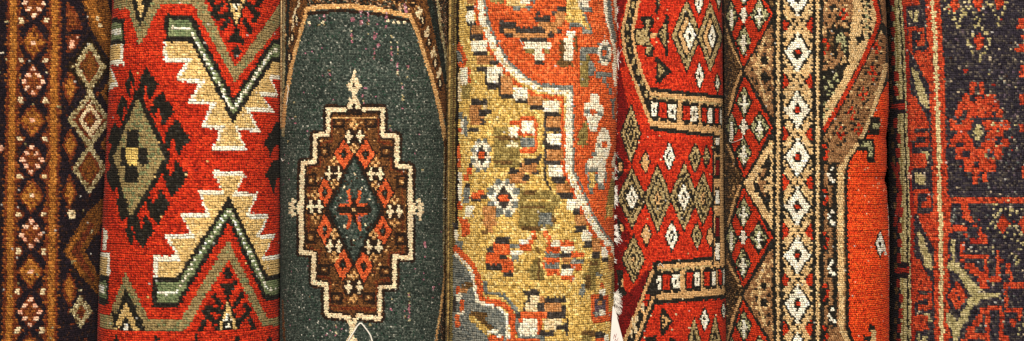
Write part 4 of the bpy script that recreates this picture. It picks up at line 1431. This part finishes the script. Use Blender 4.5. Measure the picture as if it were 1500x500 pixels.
def tuft(py, n, ln, spread, droop=.4):
    Vs, Fs = [], []
    x0, y0, z0 = [float(v) for v in rl.surf(math.radians(77), py, .5)]
    for _ in range(n):
        a = random.gauss(0, spread)
        l = ln * random.uniform(.5, 1.05)
        dx, dz = math.cos(a) * l, math.sin(a) * l
        dy = random.uniform(-1.0, .0) * l
        jz = random.uniform(-2.5, 2.5)
        cur = random.uniform(-1, 1) * l * .3
        pts = []
        for k in range(5):
            t = k / 4
            pts.append(((x0 + dx * t + cur * t * t * .3) * MM - o[0], (y0 + dy * t) * MM - o[1], (z0 + jz + dz * t + cur * t * t - droop * l * t * t * .6) * MM - o[2]))
        tube(Vs, Fs, pts, .00050, .00026, 4)
    mesh_obj('fringe_tuft', Vs, Fs, FRINGE, r4)


for py, n, ln, sp in ((4, 14, 8, .9), (-25, 20, 10, .8), (27, 8, 6, .8), (66, 8, 6, .6), (76, 60, 13, 1.1), (104, 8, 5, .8), (137, 22, 9, .8), (143, 26, 11, .7), (156, 16, 9, .8), (168, 24, 9, .8),
                      (186, 26, 9, .9), (194, 26, 10, .8), (208, 8, 6, .8), (226, 14, 8, .8), (246, 22, 8, 1.1), (262, 6, 5, .6), (279, 18, 10, .8), (291, 22, 9, .8), (298, 16, 8, .8), (320, 8, 5, .8),
                      (336, 14, 8, .6), (346, 34, 14, .5), (356, 16, 10, .5), (388, 6, 5, .8), (441, 50, 13, .9), (452, 40, 13, .7), (464, 34, 12, .6), (520, 20, 10, .8)):
    tuft(py, int(n * 1.3), ln, sp)


# ------------------------------------------------------------------ paper tag between gold and red rugs
tag = bpy.data.objects.new('paper_tag', None)
col.objects.link(tag)
tx, tz, ty = 152.0, -200.0, 58.0        # mm
tag.location = (tx * MM, ty * MM, tz * MM)
tag['label'] = 'white paper tag with faint red print below the white fringe of the gold rug'
tag['category'] = 'tag'
# card: a tall sliver whose top is a point, leaning right
k = (D + ty) / D
card2d = [(897.5, 449), (899.5, 449), (913, 500), (919, 530), (893, 530), (894, 500)]
Vc, Fc = [], []
for yy in (-.25, .25):
    for px, py in card2d:
        Vc.append([((px - 750) * k - tx) * MM, yy * MM, ((250 - py) * k - tz) * MM])
me = bpy.data.meshes.new('card')
n = len(card2d)
me.from_pydata(Vc, [], [tuple(range(n)), tuple(range(2 * n - 1, n - 1, -1))] + [(i, (i + 1) % n + 0, (i + 1) % n + n, i + n) for i in range(n)])
me.materials.append(PAPER)
card = bpy.data.objects.new('card', me)
col.objects.link(card)
card.parent = tag
# faint printed strokes
Vs, Fs = [], []
for x0, y0, x1, y1 in ((898.5, 497, 900, 490), (900, 490, 901.6, 495), (901.6, 495, 903, 489), (899.5, 503, 901.5, 496.5), (901.5, 496.5, 903.6, 501), (903.8, 500, 905.4, 495),
                       (900, 510, 908, 505), (900.5, 514, 909, 509)):
    dx, dy = x1 - x0, y1 - y0
    l = math.hypot(dx, dy)
    nx, ny = -dy / l * .35, dx / l * .35
    b = len(Vs)
    for px, py in ((x0 + nx, y0 + ny), (x1 + nx, y1 + ny), (x1 - nx, y1 - ny), (x0 - nx, y0 - ny)):
        Vs.append([((px - 750) * k - tx) * MM, -.35 * MM, ((250 - py) * k - tz) * MM])
    Fs.append([b, b + 1, b + 2, b + 3])
mesh_obj('print', Vs, Fs, INK, tag, False)

# ------------------------------------------------------------------ white cord loop on the green rug
Vs, Fs = [], []
rg = rolls['green']
thg = at_px(rg, lambda y: 0)
path = [(503, 530), (509, 508), (514, 497), (520, 487), (525, 478), (528.5, 474), (531, 474), (535, 479), (540, 486), (543.5, 492), (546, 501), (549, 520), (551, 540)]
pts = []
for i in range(len(path) - 1):
    for t in (0, .33, .66):
        px = path[i][0] * (1 - t) + path[i + 1][0] * t
        py = path[i][1] * (1 - t) + path[i + 1][1] * t
        th = at_px(rg, lambda y, p=px: p)(py)
        x, y, z = rg.surf(th, 250 + (py - 250) * 1.0, 2.2)
        pts.append((float(x) * MM, float(y) * MM, float(z) * MM))
tube(Vs, Fs, pts, .00105, seg=8)
loop = mesh_obj('string_loop', Vs, Fs, CORD, None)
loop['label'] = 'thin white string loop hanging against the bottom of the green rug'
loop['category'] = 'string'

# ------------------------------------------------------------------ stray threads lying on the rugs: parts of them
def thread(root, roll, pts2, r=.45, mat=CORD, name='stray_thread', lift=1.6):
    Vs, Fs = [], []
    o = root.location
    P3 = []
    for px, py in pts2:
        th = at_px(roll, lambda y, p=px: p)(py)
        x, y, z = roll.surf(th, py, lift)
        P3.append((float(x) * MM - o[0], float(y) * MM - o[1], float(z) * MM - o[2]))
    tube(Vs, Fs, P3, r * MM, seg=5)
    mesh_obj(name, Vs, Fs, mat, root)


thread(r6, rolls['cream'], [(1071, 203), (1072, 206), (1077, 207.5), (1083, 206), (1088, 204), (1093, 201.5), (1092, 198)], .5)
thread(r4, rolls['gold'], [(762, 58), (764, 61), (765.5, 64), (767, 66)], .4)
thread(r3, rolls['green'], [(429, 122), (430, 130), (428, 138), (428.5, 145), (426, 152)], .4)
thread(r3, rolls['green'], [(645, 292), (650, 294), (655, 291)], .9)
thread(r5, rolls['hexagon'], [(965, 391), (964, 388), (967, 386), (970, 389), (972, 392)], .4)
thread(r4, rolls['gold'], [(657, 17), (660, 16), (663, 13)], 1.0)
thread(r3, rolls['green'], [(424, 234), (420, 236), (417, 232)], .8)

# ------------------------------------------------------------------ wall behind the rolls, coloured near black to stand for shade in the gaps
wv = [(-1.6, .44, -.9), (1.6, .44, -.9), (1.6, .44, .9), (-1.6, .44, .9), (-1.6, .48, -.9), (1.6, .48, -.9), (1.6, .48, .9), (-1.6, .48, .9)]
wf = [(0, 1, 2, 3), (7, 6, 5, 4), (0, 4, 5, 1), (1, 5, 6, 2), (2, 6, 7, 3), (3, 7, 4, 0)]
wall = mesh_obj('wall', wv, wf, DARKW, None, False)
wall['kind'] = 'structure'

# ------------------------------------------------------------------ light
w = bpy.data.worlds.new('World')
scene.world = w
w.use_nodes = True
bgn = w.node_tree.nodes['Background']
bgn.inputs['Color'].default_value = (1.0, .93, .84, 1)
bgn.inputs['Strength'].default_value = 0.03


def area(name, loc, target, size, power, colr):
    l = bpy.data.lights.new(name, 'AREA')
    l.shape = 'RECTANGLE'
    l.size, l.size_y = size
    l.energy = power
    l.color = colr
    ob = bpy.data.objects.new(name, l)
    col.objects.link(ob)
    ob.location = loc
    from mathutils import Vector
    d = Vector(target) - Vector(loc)
    ob.rotation_euler = d.to_track_quat('-Z', 'Y').to_euler()
    return ob


area('shop_lamp', (.35, -2.35, 1.35), (.25, 0, 0), (.6, .4), 59, (1.0, .94, .84))
area('shop_lamp', (-.45, -2.3, 1.2), (-.3, 0, 0), (.6, .4), 54, (1.0, .94, .84))
area('shop_lamp', (0.0, -2.9, 0.5), (0, 0, 0), (.6, .4), 24, (1.0, .93, .84))

# ------------------------------------------------------------------ camera
cam = bpy.data.cameras.new('camera')
co = bpy.data.objects.new('camera', cam)
col.objects.link(co)
co.location = (0, -D * MM, 0)
co.rotation_euler = (math.pi / 2, 0, 0)
cam.sensor_width = 36
cam.lens = 36 / (1500 / D)
cam.clip_end = 50
scene.camera = co
scene.view_settings.view_transform = 'Standard'
scene.view_settings.look = 'None'
scene.view_settings.exposure = 0
scene.view_settings.gamma = 1
